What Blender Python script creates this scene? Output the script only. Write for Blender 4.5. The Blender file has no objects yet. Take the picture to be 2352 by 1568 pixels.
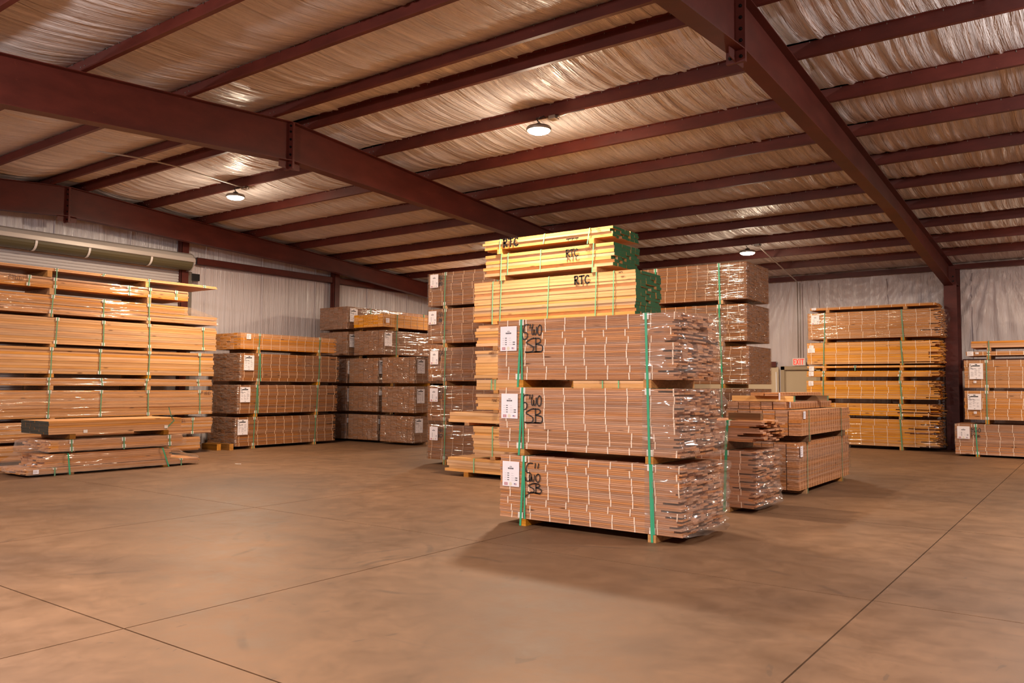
import bpy, math, random
from mathutils import Vector, Matrix, noise
R = random.Random(7)
scene = bpy.context.scene
COL = scene.collection

# ------------------------------------------------------------------ camera
H = 1.576
yaw, pit, rol, F = 2.2026, 0.0553, 0.006, 1855.24
fw = Vector((math.cos(yaw)*math.cos(pit), math.sin(yaw)*math.cos(pit), math.sin(pit)))
rt0 = Vector((math.sin(yaw), -math.cos(yaw), 0)); up0 = rt0.cross(fw)
rt = rt0*math.cos(rol)+up0*math.sin(rol); up = -rt0*math.sin(rol)+up0*math.cos(rol)
cam = bpy.data.cameras.new('camera'); cam.sensor_width = 36; cam.lens = F/2352*36
cam.clip_start = .05; cam.clip_end = 200
co = bpy.data.objects.new('camera', cam); COL.objects.link(co)
m = Matrix((rt, up, -fw)).transposed().to_4x4(); m.translation = (0, 0, H); co.matrix_world = m
scene.camera = co

# ------------------------------------------------------------------ world, exposure, lamp settings
w = bpy.data.worlds.new('world'); scene.world = w; w.use_nodes = True
w.node_tree.nodes['Background'].inputs[0].default_value = (.5, .55, .7, 1)
w.node_tree.nodes['Background'].inputs[1].default_value = .02
vs = scene.view_settings
vs.view_transform = 'Standard'; vs.look = 'None'; vs.gamma = 1; vs.use_curve_mapping = False
vs.exposure = -.12
cy = scene.cycles
cy.use_denoising = True; cy.max_bounces = 8; cy.diffuse_bounces = 5; cy.glossy_bounces = 3
cy.transparent_max_bounces = 24; cy.transmission_bounces = 2
cy.sample_clamp_indirect = 4; cy.caustics_reflective = False; cy.caustics_refractive = False
WARM, NEUT = (1, .81, .60), (1, .94, .91)
# lamps: x, y, z of the glowing lens, power, colour
LAMPS = [(-7.11, 10.4, 5.63, 400, WARM), (-15.05, 10.4, 5.63, 400, WARM), (-7.08, 19.6, 4.94, 260, WARM),
         (-15.05, 19.6, 4.94, 260, WARM), (-7.1, 1.2, 5.0, 480, NEUT), (-15.05, 1.2, 5.0, 230, NEUT),
         (.8, 1.2, 5.0, 580, NEUT), (.8, 10.4, 5.63, 420, NEUT), (.8, 19.6, 4.94, 260, WARM)]
GLOW = [.18, .17, .15, .17, 1.3, 1.6, 1.1, .55, .45]      # added point light factor: lens spill, boosted out of frame to fill the ceiling

# ------------------------------------------------------------------ helpers
def S(r, g, b):
    f = lambda c: (c/255/12.92) if c/255 <= .04045 else ((c/255+.055)/1.055)**2.4
    return (f(r), f(g), f(b), 1)

class MB:
    def __init__(s): s.v = []; s.f = []; s.m = []; s.r = []
    def add(s, vs, fs, mat=0, r=None):
        n = len(s.v); s.v += [tuple(v) for v in vs]
        if r is None: r = R.random()
        for f in fs: s.f.append([i+n for i in f]); s.m.append(mat); s.r.append(r)
    def box(s, x0, x1, y0, y1, z0, z1, mat=0, r=None, xm=None, x0m=None):
        vs = [(x0,y0,z0),(x1,y0,z0),(x1,y1,z0),(x0,y1,z0),(x0,y0,z1),(x1,y0,z1),(x1,y1,z1),(x0,y1,z1)]
        fs = [(3,2,1,0),(4,5,6,7),(0,1,5,4),(2,3,7,6)]
        if r is None: r = R.random()
        s.add(vs, fs, mat, r); n = len(s.v)-8
        s.f += [[n+1,n+2,n+6,n+5],[n+3,n,n+4,n+7]]; s.m += [mat if xm is None else xm, mat if x0m is None else x0m]; s.r += [r, r]
    def hexa(s, p, mat=0):          # 8 points, bottom 4 then top 4
        s.add(p, [(3,2,1,0),(4,5,6,7),(0,1,5,4),(2,3,7,6),(1,2,6,5),(3,0,4,7)], mat)
    def tube(s, path, rad, n=8, mat=0, cap=True):
        path = [Vector(p) for p in path]; rings = []
        for i, p in enumerate(path):
            d = (path[min(i+1, len(path)-1)]-path[max(i-1, 0)]).normalized()
            a = d.cross(Vector((0,0,1))) if abs(d.z) < .95 else d.cross(Vector((1,0,0)))
            a.normalize(); b = d.cross(a)
            rr = rad[i] if isinstance(rad, (list, tuple)) else rad
            rings.append([p+(a*math.cos(t)+b*math.sin(t))*rr for t in [2*math.pi*k/n for k in range(n)]])
        vs = [q for r_ in rings for q in r_]; fs = []
        for i in range(len(path)-1):
            for k in range(n):
                fs.append((i*n+k, i*n+(k+1) % n, (i+1)*n+(k+1) % n, (i+1)*n+k))
        if cap: fs += [tuple(range(n-1, -1, -1)), tuple(range((len(path)-1)*n, len(path)*n))]
        s.add(vs, fs, mat)
    def lathe(s, prof, c, n=24, mat=0):   # prof [(r,z)]
        vs = [(c[0]+r*math.cos(2*math.pi*k/n), c[1]+r*math.sin(2*math.pi*k/n), c[2]+z) for r, z in prof for k in range(n)]
        fs = [(i*n+k, i*n+(k+1) % n, (i+1)*n+(k+1) % n, (i+1)*n+k) for i in range(len(prof)-1) for k in range(n)]
        s.add(vs, fs, mat)
    def mesh(s, name, mats, smooth=False):
        me = bpy.data.meshes.new(name); me.from_pydata(s.v, [], s.f)
        for mm in (mats if isinstance(mats, (list, tuple)) else [mats]): me.materials.append(mm)
        me.polygons.foreach_set('material_index', s.m)
        a = me.attributes.new('rnd', 'FLOAT', 'FACE'); a.data.foreach_set('value', s.r)
        if smooth: me.polygons.foreach_set('use_smooth', [True]*len(s.f))
        me.update(); return me
    def obj(s, name, mats, parent=None, loc=(0,0,0), smooth=False):
        return link(name, s.mesh(name, mats, smooth), parent, loc)
def link(name, me, parent=None, loc=(0,0,0)):
    o = bpy.data.objects.new(name, me); COL.objects.link(o); o.location = loc
    if parent is not None: o.parent = parent
    return o
def thing(name, label, cat, loc=(0,0,0), rz=0, group=None):
    o = bpy.data.objects.new(name, None); COL.objects.link(o); o.location = loc; o.rotation_euler = (0,0,rz)
    o.empty_display_size = .1
    return tag(o, label, cat, group)
def tag(o, label, cat, group=None):
    o['label'] = label; o['category'] = cat
    if group: o['group'] = group
    return o
def stuff(o): o['kind'] = 'stuff'; return o
def struct(o): o['kind'] = 'structure'; return o

# ------------------------------------------------------------------ materials
def mat(name):
    mt = bpy.data.materials.new(name); mt.use_nodes = True; nt = mt.node_tree
    return mt, nt, nt.nodes['Principled BSDF']
def nd(nt, t, **k):
    n = nt.nodes.new(t)
    for a, b in k.items(): setattr(n, a, b)
    return n
def plain(name, col, rough=.5, metal=0, spec=.5):
    mt, nt, b = mat(name); b.inputs['Base Color'].default_value = col
    b.inputs['Roughness'].default_value = rough; b.inputs['Metallic'].default_value = metal
    b.inputs['Specular IOR Level'].default_value = spec; return mt
def ramp(nt, a, b, ca, cb):
    r = nd(nt, 'ShaderNodeValToRGB'); e = r.color_ramp.elements
    e[0].position = a; e[1].position = b; e[0].color = ca; e[1].color = cb; return r
def mapping(nt, src, scale, loc=(0,0,0)):
    mp = nd(nt, 'ShaderNodeMapping'); mp.inputs['Scale'].default_value = scale; mp.inputs['Location'].default_value = loc
    nt.links.new(src, mp.inputs['Vector']); return mp.outputs[0]
def noise_n(nt, vec, scale=1, detail=4, rough=.55, dist=0):
    n = nd(nt, 'ShaderNodeTexNoise'); n.inputs['Scale'].default_value = scale; n.inputs['Detail'].default_value = detail
    n.inputs['Roughness'].default_value = rough; n.inputs['Distortion'].default_value = dist
    nt.links.new(vec, n.inputs['Vector']); return n.outputs['Fac']
def math_n(nt, op, a, b=None, c=None):
    n = nd(nt, 'ShaderNodeMath', operation=op)
    for i, x in enumerate((a, b, c)):
        if x is None: continue
        if isinstance(x, (int, float)): n.inputs[i].default_value = x
        else: nt.links.new(x, n.inputs[i])
    return n.outputs[0]
def mixc(nt, fac, a, b, mode='MIX'):
    n = nd(nt, 'ShaderNodeMix', data_type='RGBA', blend_type=mode)
    for sk, x in ((0, fac), (6, a), (7, b)):
        if isinstance(x, (int, float)): n.inputs[sk].default_value = x
        elif isinstance(x, tuple): n.inputs[sk].default_value = x
        else: nt.links.new(x, n.inputs[sk])
    return n.outputs[2]
def bump(nt, h, strength, dist, b=None):
    n = nd(nt, 'ShaderNodeBump'); n.inputs['Strength'].default_value = strength; n.inputs['Distance'].default_value = dist
    nt.links.new(h, n.inputs['Height'])
    if b: nt.links.new(n.outputs[0], b.inputs['Normal'])
    return n.outputs[0]

def wood(name, dark, light, var=.35, knots=True, rough=.55, warm=(1, .93, .82)):
    dark = tuple(a*b_ for a, b_ in zip(dark, warm))+(1,); light = tuple(a*b_ for a, b_ in zip(light, warm))+(1,)
    mt, nt, b = mat(name)
    tc = nd(nt, 'ShaderNodeTexCoord'); oi = nd(nt, 'ShaderNodeObjectInfo')
    at = nd(nt, 'ShaderNodeAttribute', attribute_name='rnd')
    off = nd(nt, 'ShaderNodeCombineXYZ')
    rr = math_n(nt, 'ADD', at.outputs['Fac'], oi.outputs['Random'])
    nt.links.new(math_n(nt, 'MULTIPLY', rr, 43.0), off.inputs[0]); nt.links.new(math_n(nt, 'MULTIPLY', rr, 17.0), off.inputs[1])
    va = nd(nt, 'ShaderNodeVectorMath', operation='ADD')
    nt.links.new(tc.outputs['Object'], va.inputs[0]); nt.links.new(off.outputs[0], va.inputs[1])
    g = noise_n(nt, mapping(nt, va.outputs[0], (1.1, 22, 34)), 1, 5, .6, .4)
    col = ramp(nt, .3, .7, dark, light); nt.links.new(g, col.inputs[0])
    fr = math_n(nt, 'FRACT', math_n(nt, 'MULTIPLY', rr, 7.31))
    v = math_n(nt, 'MULTIPLY_ADD', fr, var, 1-var*.5)
    hs = nd(nt, 'ShaderNodeHueSaturation'); nt.links.new(col.outputs[0], hs.inputs['Color']); nt.links.new(v, hs.inputs['Value'])
    nt.links.new(math_n(nt, 'MULTIPLY_ADD', math_n(nt, 'FRACT', math_n(nt, 'MULTIPLY', rr, 3.7)), .3, .85), hs.inputs['Saturation'])
    c = hs.outputs[0]
    if knots:
        vo = nd(nt, 'ShaderNodeTexVoronoi'); vo.inputs['Scale'].default_value = 1
        nt.links.new(mapping(nt, va.outputs[0], (2.6, 9, 11)), vo.inputs['Vector'])
        k = ramp(nt, .09, .19, (1,1,1,1), (0,0,0,1)); nt.links.new(vo.outputs['Distance'], k.inputs[0])
        sel = math_n(nt, 'GREATER_THAN', nd_sep(nt, vo.outputs['Color']), .62)
        c = mixc(nt, math_n(nt, 'MULTIPLY', math_n(nt, 'MULTIPLY', k.outputs[0], sel), .8), c, (dark[0]*.22, dark[1]*.18, dark[2]*.16, 1))
    nt.links.new(c, b.inputs['Base Color']); b.inputs['Roughness'].default_value = rough
    b.inputs['Specular IOR Level'].default_value = .3
    return mt
def nd_sep(nt, colsock):
    s_ = nd(nt, 'ShaderNodeSeparateColor'); nt.links.new(colsock, s_.inputs[0]); return s_.outputs[0]

OAK = wood('oak_flooring_wood', S(158,113,88), S(202,156,126), .42, warm=(1, .89, .74))
BRN = wood('brown_flooring_wood', S(126,86,60), S(166,118,86), .3)
ORG = wood('golden_flooring_wood', S(190,128,66), S(226,170,98), .3)
TAN = wood('tan_flooring_wood', S(176,122,78), S(206,152,104), .25)
PINE = wood('yellow_pine_wood', S(212,160,106), S(240,197,150), .26)
LPINE = wood('long_pine_wood', S(172,124,84), S(206,160,112), .26)
SIDE = wood('siding_wood', S(172,120,78), S(212,158,108), .24)
RED = wood('reddish_decking_wood', S(160,110,78), S(196,142,106), .3)
RUN = wood('runner_wood', S(160,110,60), S(204,152,92), .3)
OLD = wood('weathered_timber_wood', S(96,66,36), S(140,98,56), .3)
GREEN = plain('green_end_paint', S(20,84,46), .6)
DARKEND = plain('dark_end_paint', S(42,40,28), .6)
STRAP = plain('green_strap_plastic', S(60,158,116), .35)
STRAPL = plain('pale_green_strap_plastic', S(128,200,150), .35)
STRAPD = plain('dark_green_strap_plastic', S(94,138,102), .35)
GUARD = plain('white_corner_guard_plastic', S(226,214,202), .45)
TIE = plain('white_tie_plastic', S(240,214,190), .5)
TIEB = plain('dull_tie_plastic', S(208,170,138), .5)
TIEO = plain('pale_orange_tie_plastic', S(214,164,120), .5)
PAPER = plain('label_paper', S(236,226,228), .7)
INK = plain('label_ink', S(52,48,52), .7)
INKL = plain('pale_label_ink', S(176,164,168), .7)
REDINK = plain('red_label_ink', S(176,70,82), .7)
BLUEINK = plain('blue_label_ink', S(78,66,120), .7)
CREAM = plain('cream_seal_ink', S(222,208,186), .7)
MARK = plain('black_marker_ink', S(24,14,12), .6)
MARKB = plain('brown_marker_ink', S(104,62,40), .6)
STEEL, nt, b = mat('red_oxide_steel')
tc = nd(nt, 'ShaderNodeTexCoord')
n1 = noise_n(nt, mapping(nt, tc.outputs['Object'], (.8, .8, 2)), 2, 6, .6)
cr = ramp(nt, .3, .75, S(76,29,22), S(100,42,33)); nt.links.new(n1, cr.inputs[0])
n2 = noise_n(nt, mapping(nt, tc.outputs['Object'], (6, 6, 6)), 3, 3, .5, 2.5)
sc = ramp(nt, .70, .74, (0,0,0,1), (.35,.35,.35,1)); nt.links.new(n2, sc.inputs[0])
nt.links.new(mixc(nt, sc.outputs[0], cr.outputs[0], S(150,84,58)), b.inputs['Base Color'])
b.inputs['Roughness'].default_value = .5; b.inputs['Specular IOR Level'].default_value = .35
BOLT = plain('dark_bolt_steel', S(44,40,40), .35, .8)
GALV = plain('galvanised_steel', S(150,142,134), .4, .8)
PIPE = plain('grey_conduit_steel', S(186,178,170), .4, .2)
SLAT = plain('painted_door_slats', S(196,186,184), .4)
HOOD = plain('painted_door_hood', S(204,194,186), .35, .3)
COIL = plain('olive_door_coil', S(92,82,58), .5)
BLACK = plain('black_iron', S(22,20,20), .5)
DOORP = plain('tan_door_paint', S(196,176,146), .5)
FRAMEP = plain('tan_frame_paint', S(170,150,122), .5)
WHITEP = plain('white_plastic', S(236,228,222), .4)

def emis(name, col, st):
    mt, nt, b = mat(name); b.inputs['Emission Color'].default_value = col; b.inputs['Emission Strength'].default_value = st
    b.inputs['Base Color'].default_value = (1,1,1,1) if st > 5 else (col[0]*.7, col[1]*.5, col[2]*.5, 1); return mt
LENS = emis('lamp_lens_glow', (1, .80, .56, 1), 140)
EXITR = emis('red_exit_letters', (1, .10, .06, 1), .8)

# insulation blanket: white vinyl facing, fine wrinkles across the purlins as relief
def vinyl(name, col, scale, strength, rough, dirs, dist=.02, spec=.5):
    mt, nt, b = mat(name); tc = nd(nt, 'ShaderNodeTexCoord')
    v = mapping(nt, tc.outputs['Object'], scale)
    a = noise_n(nt, v, 1, 5, .62, .5)
    big = noise_n(nt, mapping(nt, tc.outputs['Object'], tuple(q*.22 for q in scale)), 1, 2, .5, .6)
    h = math_n(nt, 'ADD', a, math_n(nt, 'MULTIPLY', big, 1.6))
    bump(nt, h, strength, dist, b)
    st = noise_n(nt, mapping(nt, tc.outputs['Object'], (.35, .35, .35)), 1, 3, .5)
    c = ramp(nt, .3, .8, (col[0]*.9, col[1]*.88, col[2]*.86, 1), col); nt.links.new(st, c.inputs[0])
    nt.links.new(c.outputs[0], b.inputs['Base Color']); b.inputs['Roughness'].default_value = rough
    b.inputs['Specular IOR Level'].default_value = spec
    return mt
CEIL = vinyl('roof_insulation_vinyl', S(238,232,232), (12, .6, 1), 1.0, .26, None, .12, spec=.6)
WALLV = vinyl('wall_insulation_vinyl', S(220,208,210), (9, 9, .35), .9, .26, None, .05)
LOWER = plain('tan_wall_panel', S(206,184,154), .5)

# concrete
CONC, nt, b = mat('concrete')
tc = nd(nt, 'ShaderNodeTexCoord'); P = tc.outputs['Generated']
geo = nd(nt, 'ShaderNodeNewGeometry'); P = geo.outputs['Position']
a = noise_n(nt, mapping(nt, P, (.35,.35,1)), 1, 6, .62, .6)
c1 = ramp(nt, .32, .68, S(92,65,44), S(120,86,58)); nt.links.new(a, c1.inputs[0])
a2 = noise_n(nt, mapping(nt, P, (3,3,1)), 1, 5, .7, .3)
c2 = ramp(nt, .3, .7, (.74,.73,.72,1), (1.1,1.09,1.07,1)); nt.links.new(a2, c2.inputs[0])
c = mixc(nt, 1.0, c1.outputs[0], c2.outputs[0], 'MULTIPLY')
# wiped streaks and tyre scuffs
mp = nd(nt, 'ShaderNodeMapping'); mp.inputs['Rotation'].default_value = (0,0,.5); mp.inputs['Scale'].default_value = (.5,5,1)
nt.links.new(P, mp.inputs['Vector'])
s1 = ramp(nt, .60, .74, (0,0,0,1), (.4,.4,.4,1)); nt.links.new(noise_n(nt, mp.outputs[0], 1, 5, .65, 1.2), s1.inputs[0])
c = mixc(nt, s1.outputs[0], c, S(80,60,44))
s2 = ramp(nt, .735, .75, (0,0,0,1), (.45,.45,.45,1))
nt.links.new(noise_n(nt, mapping(nt, P, (2.3,1.1,1)), 1, 2, .4, 5), s2.inputs[0])
c = mixc(nt, s2.outputs[0], c, S(68,52,38))
for cx_, cy_, rad in ((-5.9,5.4,.8),(-6.6,6.0,1.1),(-4.6,5.2,.7),(-9.5,8.9,.9),(-3.2,5.0,2.2),(-7.8,4.3,1.3)):
    dv = nd(nt, 'ShaderNodeVectorMath', operation='DISTANCE'); nt.links.new(P, dv.inputs[0]); dv.inputs[1].default_value = (cx_, cy_, 0)
    e = math_n(nt, 'ABSOLUTE', math_n(nt, 'SUBTRACT', dv.outputs['Value'], rad))
    k = ramp(nt, .015, .04, (1,1,1,1), (0,0,0,1)); nt.links.new(e, k.inputs[0])
    br = ramp(nt, .5, .62, (0,0,0,1), (.5,.5,.5,1)); nt.links.new(noise_n(nt, mapping(nt, P, (1.3,1.3,1), (rad*9,0,0)), 1, 3, .6), br.inputs[0])
    c = mixc(nt, math_n(nt, 'MULTIPLY', k.outputs[0], br.outputs[0]), c, S(68,50,36))
nt.links.new(c, b.inputs['Base Color'])
rg = ramp(nt, .3, .7, (.48,.48,.48,1), (.66,.66,.66,1)); nt.links.new(a2, rg.inputs[0]); nt.links.new(rg.outputs[0], b.inputs['Roughness'])
b.inputs['Specular IOR Level'].default_value = .4
bump(nt, a2, .12, .01, b)
JOINT = plain('joint_sealant', S(74,58,46), .8)

# clear stretch film
def film_mat(name, scale, gloss, haze, rough, dist, tint=(.99,.985,.98,1), hz=(.85,.80,.76,1)):
    mt = bpy.data.materials.new(name); mt.use_nodes = True; nt = mt.node_tree; nt.nodes.clear()
    out = nd(nt, 'ShaderNodeOutputMaterial'); tr = nd(nt, 'ShaderNodeBsdfTransparent'); gl = nd(nt, 'ShaderNodeBsdfGlossy')
    df = nd(nt, 'ShaderNodeBsdfDiffuse'); lw = nd(nt, 'ShaderNodeLayerWeight'); lw.inputs['Blend'].default_value = .35
    tr.inputs[0].default_value = tint; gl.inputs['Roughness'].default_value = rough; df.inputs[0].default_value = hz
    tc = nd(nt, 'ShaderNodeTexCoord')
    h = math_n(nt, 'ADD', noise_n(nt, mapping(nt, tc.outputs['Object'], scale), 1, 1.5, .4, .5),
               math_n(nt, 'MULTIPLY', noise_n(nt, mapping(nt, tc.outputs['Object'], tuple(q*.28 for q in scale)), 1, 2, .4, .6), 3.0))
    nrm = bump(nt, h, 1.0, dist)
    for s_ in (gl, df): nt.links.new(nrm, s_.inputs['Normal'])
    m1 = nd(nt, 'ShaderNodeMixShader'); m2 = nd(nt, 'ShaderNodeMixShader'); m1.inputs[0].default_value = haze
    nt.links.new(tr.outputs[0], m1.inputs[1]); nt.links.new(df.outputs[0], m1.inputs[2])
    nt.links.new(math_n(nt, 'MULTIPLY_ADD', lw.outputs['Facing'], .16, gloss), m2.inputs[0])
    nt.links.new(m1.outputs[0], m2.inputs[1]); nt.links.new(gl.outputs[0], m2.inputs[2])
    nt.links.new(m2.outputs[0], out.inputs[0]); return mt
FILM = film_mat('tight_stretch_film', (1.9, 10, 24), .055, .02, .12, .028)
FILMGLARE = film_mat('glare_tinted_film', (2.2, 10, 22), .10, .05, .16, .04)  # grey glare of the wrapped end faces mixed in as pale diffuse haze
BAG = film_mat('loose_shrink_film', (2.2, 3, 10), .055, .09, .12, .042, (.97,.94,.91,1), (.80,.66,.56,1))

# ------------------------------------------------------------------ building shell
YR, ZR, SL, D0, SP = 8.54, 5.964, .0757, .354, 1.524
XA, XB, XC = -3.19, -10.89, -18.6
XW0, XW1, YW0, YW1 = -19.3, 8.8, -7.35, 24.45
def zp(y): return ZR-SL*abs(y-YR)        # underside of the purlins = top of the rafters
PUR = .2
JX, JY, JS = -8.858, 6.522, 3.712
fb = MB(); fb.box(XW0-.2, XW1+.2, YW0-.2, YW1+.2, -.16, -.012)
floor = struct(fb.obj('floor', JOINT))
xs = sorted({XW0, XW1, *[JX+k*JS for k in range(-2, 5)]}); ys = sorted({YW0, YW1, *[JY+k*JS for k in range(-3, 5)]})
for i in range(len(xs)-1):
    for j in range(len(ys)-1):
        g = .006; q = MB(); q.box(xs[i]+g, xs[i+1]-g, ys[j]+g, ys[j+1]-g, -.05, 0)
        q.obj('slab', CONC, floor)

# walls
def wall_grid(axis, pos, a0, a1, z1f, amp, nz=26, da=.12, fold=None):
    q = MB(); n = int((a1-a0)/da); vs = []; fs = []
    for i in range(n+1):
        a = a0+(a1-a0)*i/n; zt = z1f(a)
        for k in range(nz+1):
            z = zt*k/nz
            d = amp*(noise.noise(Vector((a*1.7, z*.25, pos)))+.5*noise.noise(Vector((a*5, z*.4, pos+9))))
            if fold: d += fold(a, z)
            vs.append((pos+d, a, z) if axis == 'x' else (a, pos+d, z))
    for i in range(n):
        for k in range(nz):
            p = i*(nz+1)+k; fs.append((p, p+1, p+nz+2, p+nz+1))
    q.add(vs, fs, 0, .5); return q
ztop = lambda y: zp(y)+PUR+.02
wl = struct(wall_grid('x', XW0, YW0, YW1, ztop, .02).obj('wall_left', WALLV, smooth=True))
for yy in (8.6, 10.4, 12.46, 14.28, 16.2, 18.35, 20.2, 22.1):     # taped seams of the wall liner
    q = MB(); n = 12; zt = ztop(yy)-.1
    q.tube([(XW0+.025+.008*noise.noise(Vector((yy, k*.7, 1))), yy+.015*noise.noise(Vector((yy, k*.8, 5))), .05+(zt-.05)*k/n) for k in range(n+1)], .014, 6)
    q.obj('liner_seam', WALLV, wl, smooth=True)
def rfold(a, z):        # drape pulled from the eave beside the column and around the conduit
    f = 0
    for px, s_ in ((-2.2, 1), (-7.35, .6), (-3.9, -.5)):
        r = math.hypot(a-px, 4.95-z); th = math.atan2(a-px, 5.2-z)
        f += .05*math.sin(th*30+px+1.5*noise.noise(Vector((a, z, 0))))*math.exp(-((r-1.0)/1.3)**2)*(1 if abs(s_) > .8 else .6)
    return f
wr = struct(wall_grid('y', YW1, XW0, XW1, lambda a: ztop(YW1), .02, 40, .06, rfold).obj('wall_right', WALLV, smooth=True))
for xx in (-6.69, -4.84, -2.74, -.9, -8.6, -10.5):
    q = MB(); n = 12
    q.tube([(xx+.012*noise.noise(Vector((xx, k*.8, 5))), YW1-.035, .05+4.6*k/n) for k in range(n+1)], .013, 6)
    q.obj('liner_seam', WALLV, wr, smooth=True)
struct(wall_grid('x', XW1, YW0, YW1, ztop, .01, 4, 1).obj('wall_front', WALLV, smooth=True))
struct(wall_grid('y', YW0, XW0, XW1, lambda a: ztop(YW0), .01, 4, 1).obj('wall_back', WALLV, smooth=True))

# roof insulation, sagging between the purlins
PR = [YR+D0+k*SP for k in range(10)]; PL = [YR-D0-k*SP for k in range(10)]
py = sorted([YW0]+PL+PR+[YW1])
q = MB(); cxs = [XW0+i*.032 for i in range(int((.4-XW0)/.032))]; cxs += [cxs[-1]+.2*(i+1) for i in range(int((XW1-cxs[-1])/.2))]+[XW1]; n = len(cxs)-1
for s in range(len(py)-1):
    y0, y1 = py[s], py[s+1]; nn = 10 if y1-y0 > 1 else 4; vs = []; fs = []
    for i in range(n+1):
        x = cxs[i]
        for k in range(nn+1):
            t = k/nn; y = y0+(y1-y0)*t; sg = 4*t*(1-t)
            d = .075*sg*(min(1, (y1-y0)/1.5))*(1+.5*noise.noise(Vector((x*.35, s*3.1, 0))))
            xx = x+.25*sg*noise.noise(Vector((x*.5, s*7, 3)))
            d += (.055*abs(noise.noise(Vector((xx*9, s*5.3, t*.8))))+.02*noise.noise(Vector((xx*2.4, s*2.3, t*.7))))*(.3+.7*sg)*(.6+.9*max(0, .4+noise.noise(Vector((x*.28, s*9.1, 7)))))
            se = abs(((x+s*.0+40.3) % 1.83)-.915)
            if se < .03: d += .012
            vs.append((x, y, zp(y)+PUR-d))
    for i in range(n):
        for k in range(nn):
            p = i*(nn+1)+k; fs.append((p, p+nn+1, p+nn+2, p+1))
    q.add(vs, fs, 0, .5)
struct(q.obj('ceiling', CEIL, smooth=True))
q = MB()        # metal roof sheet above
q.hexa([(XW0-.1,YW0-.1,zp(YW0)+.24),(XW1+.1,YW0-.1,zp(YW0)+.24),(XW1+.1,YR,ZR+.24),(XW0-.1,YR,ZR+.24),
        (XW0-.1,YW0-.1,zp(YW0)+.28),(XW1+.1,YW0-.1,zp(YW0)+.28),(XW1+.1,YR,ZR+.28),(XW0-.1,YR,ZR+.28)])
q.hexa([(XW0-.1,YR,ZR+.24),(XW1+.1,YR,ZR+.24),(XW1+.1,YW1+.1,zp(YW1)+.24),(XW0-.1,YW1+.1,zp(YW1)+.24),
        (XW0-.1,YR,ZR+.28),(XW1+.1,YR,ZR+.28),(XW1+.1,YW1+.1,zp(YW1)+.28),(XW0-.1,YW1+.1,zp(YW1)+.28)])
struct(q.obj('roof', GALV))

# purlins (Z sections running along x)
ORD = ['first', 'second', 'third', 'fourth', 'fifth', 'sixth', 'seventh', 'eighth', 'ninth', 'tenth']
def purlin(y, sg, label):
    o = thing('roof_purlin', label, 'roof purlin', (0, y, zp(y)), 0, 'roof purlins')
    a, bb = XW0+.02, XW1-.02
    for nm, dx0, dx1, dz in (('purlin_length', a, XB+.3, 0), ('purlin_length', XB-.3, XA+.45, .001), ('purlin_length', XA-.02, bb, -.006)):
        q = MB(); off = sg*dz*2
        q.box(dx0, dx1, -.003+off, .003+off, .004+dz, PUR-.012)
        q.box(dx0, dx1, min(0, sg*.062)+off, max(0, sg*.062)+off, dz+.001, dz+.005); q.box(dx0, dx1, sg*.058+off-.002, sg*.058+off+.002, dz+.004, dz+.022)
        q.box(dx0, dx1, min(0, -sg*.06), max(0, -sg*.06), PUR-.016, PUR-.012)
        q.obj(nm, STEEL, o)
    q = MB()
    x = a+.2
    while x < -.4:
        q.box(x-.004, x+.004, -.0262, -.0182, PUR-.038, PUR-.016); x += .305
    stuff(q.obj('roof_screws', GALV, o))
    q = MB()
    for fx in (XA, XB, XC):
        for dx in (-.05, .05): q.box(fx+dx-.008, fx+dx+.008, -.012, .012, .09, .105)
    q.obj('clip_bolts', GALV, o)
for k, y in enumerate(PR): purlin(y, 1, f'dark red roof purlin, {ORD[k]} from the ridge on the slope towards the exit door')
for k, y in enumerate(PL[:5]): purlin(y, -1, f'dark red roof purlin, {ORD[k]} from the ridge on the slope away from the exit door')
ye = YW1-.22; ze = zp(ye)
q = MB(); q.box(XW0+.14, XW1-.02, ye-.003, ye+.003, ze-.02, ze+PUR-.09); q.box(XW0+.14, XW1-.02, ye-.0, ye+.09, ze-.02, ze-.014); q.box(XW0+.14, XW1-.02, ye, ye+.09, ze+PUR-.095, ze+PUR-.09)
tag(q.obj('eave_strut', STEEL), 'dark red eave strut along the top of the wall with the exit door', 'beam')

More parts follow.
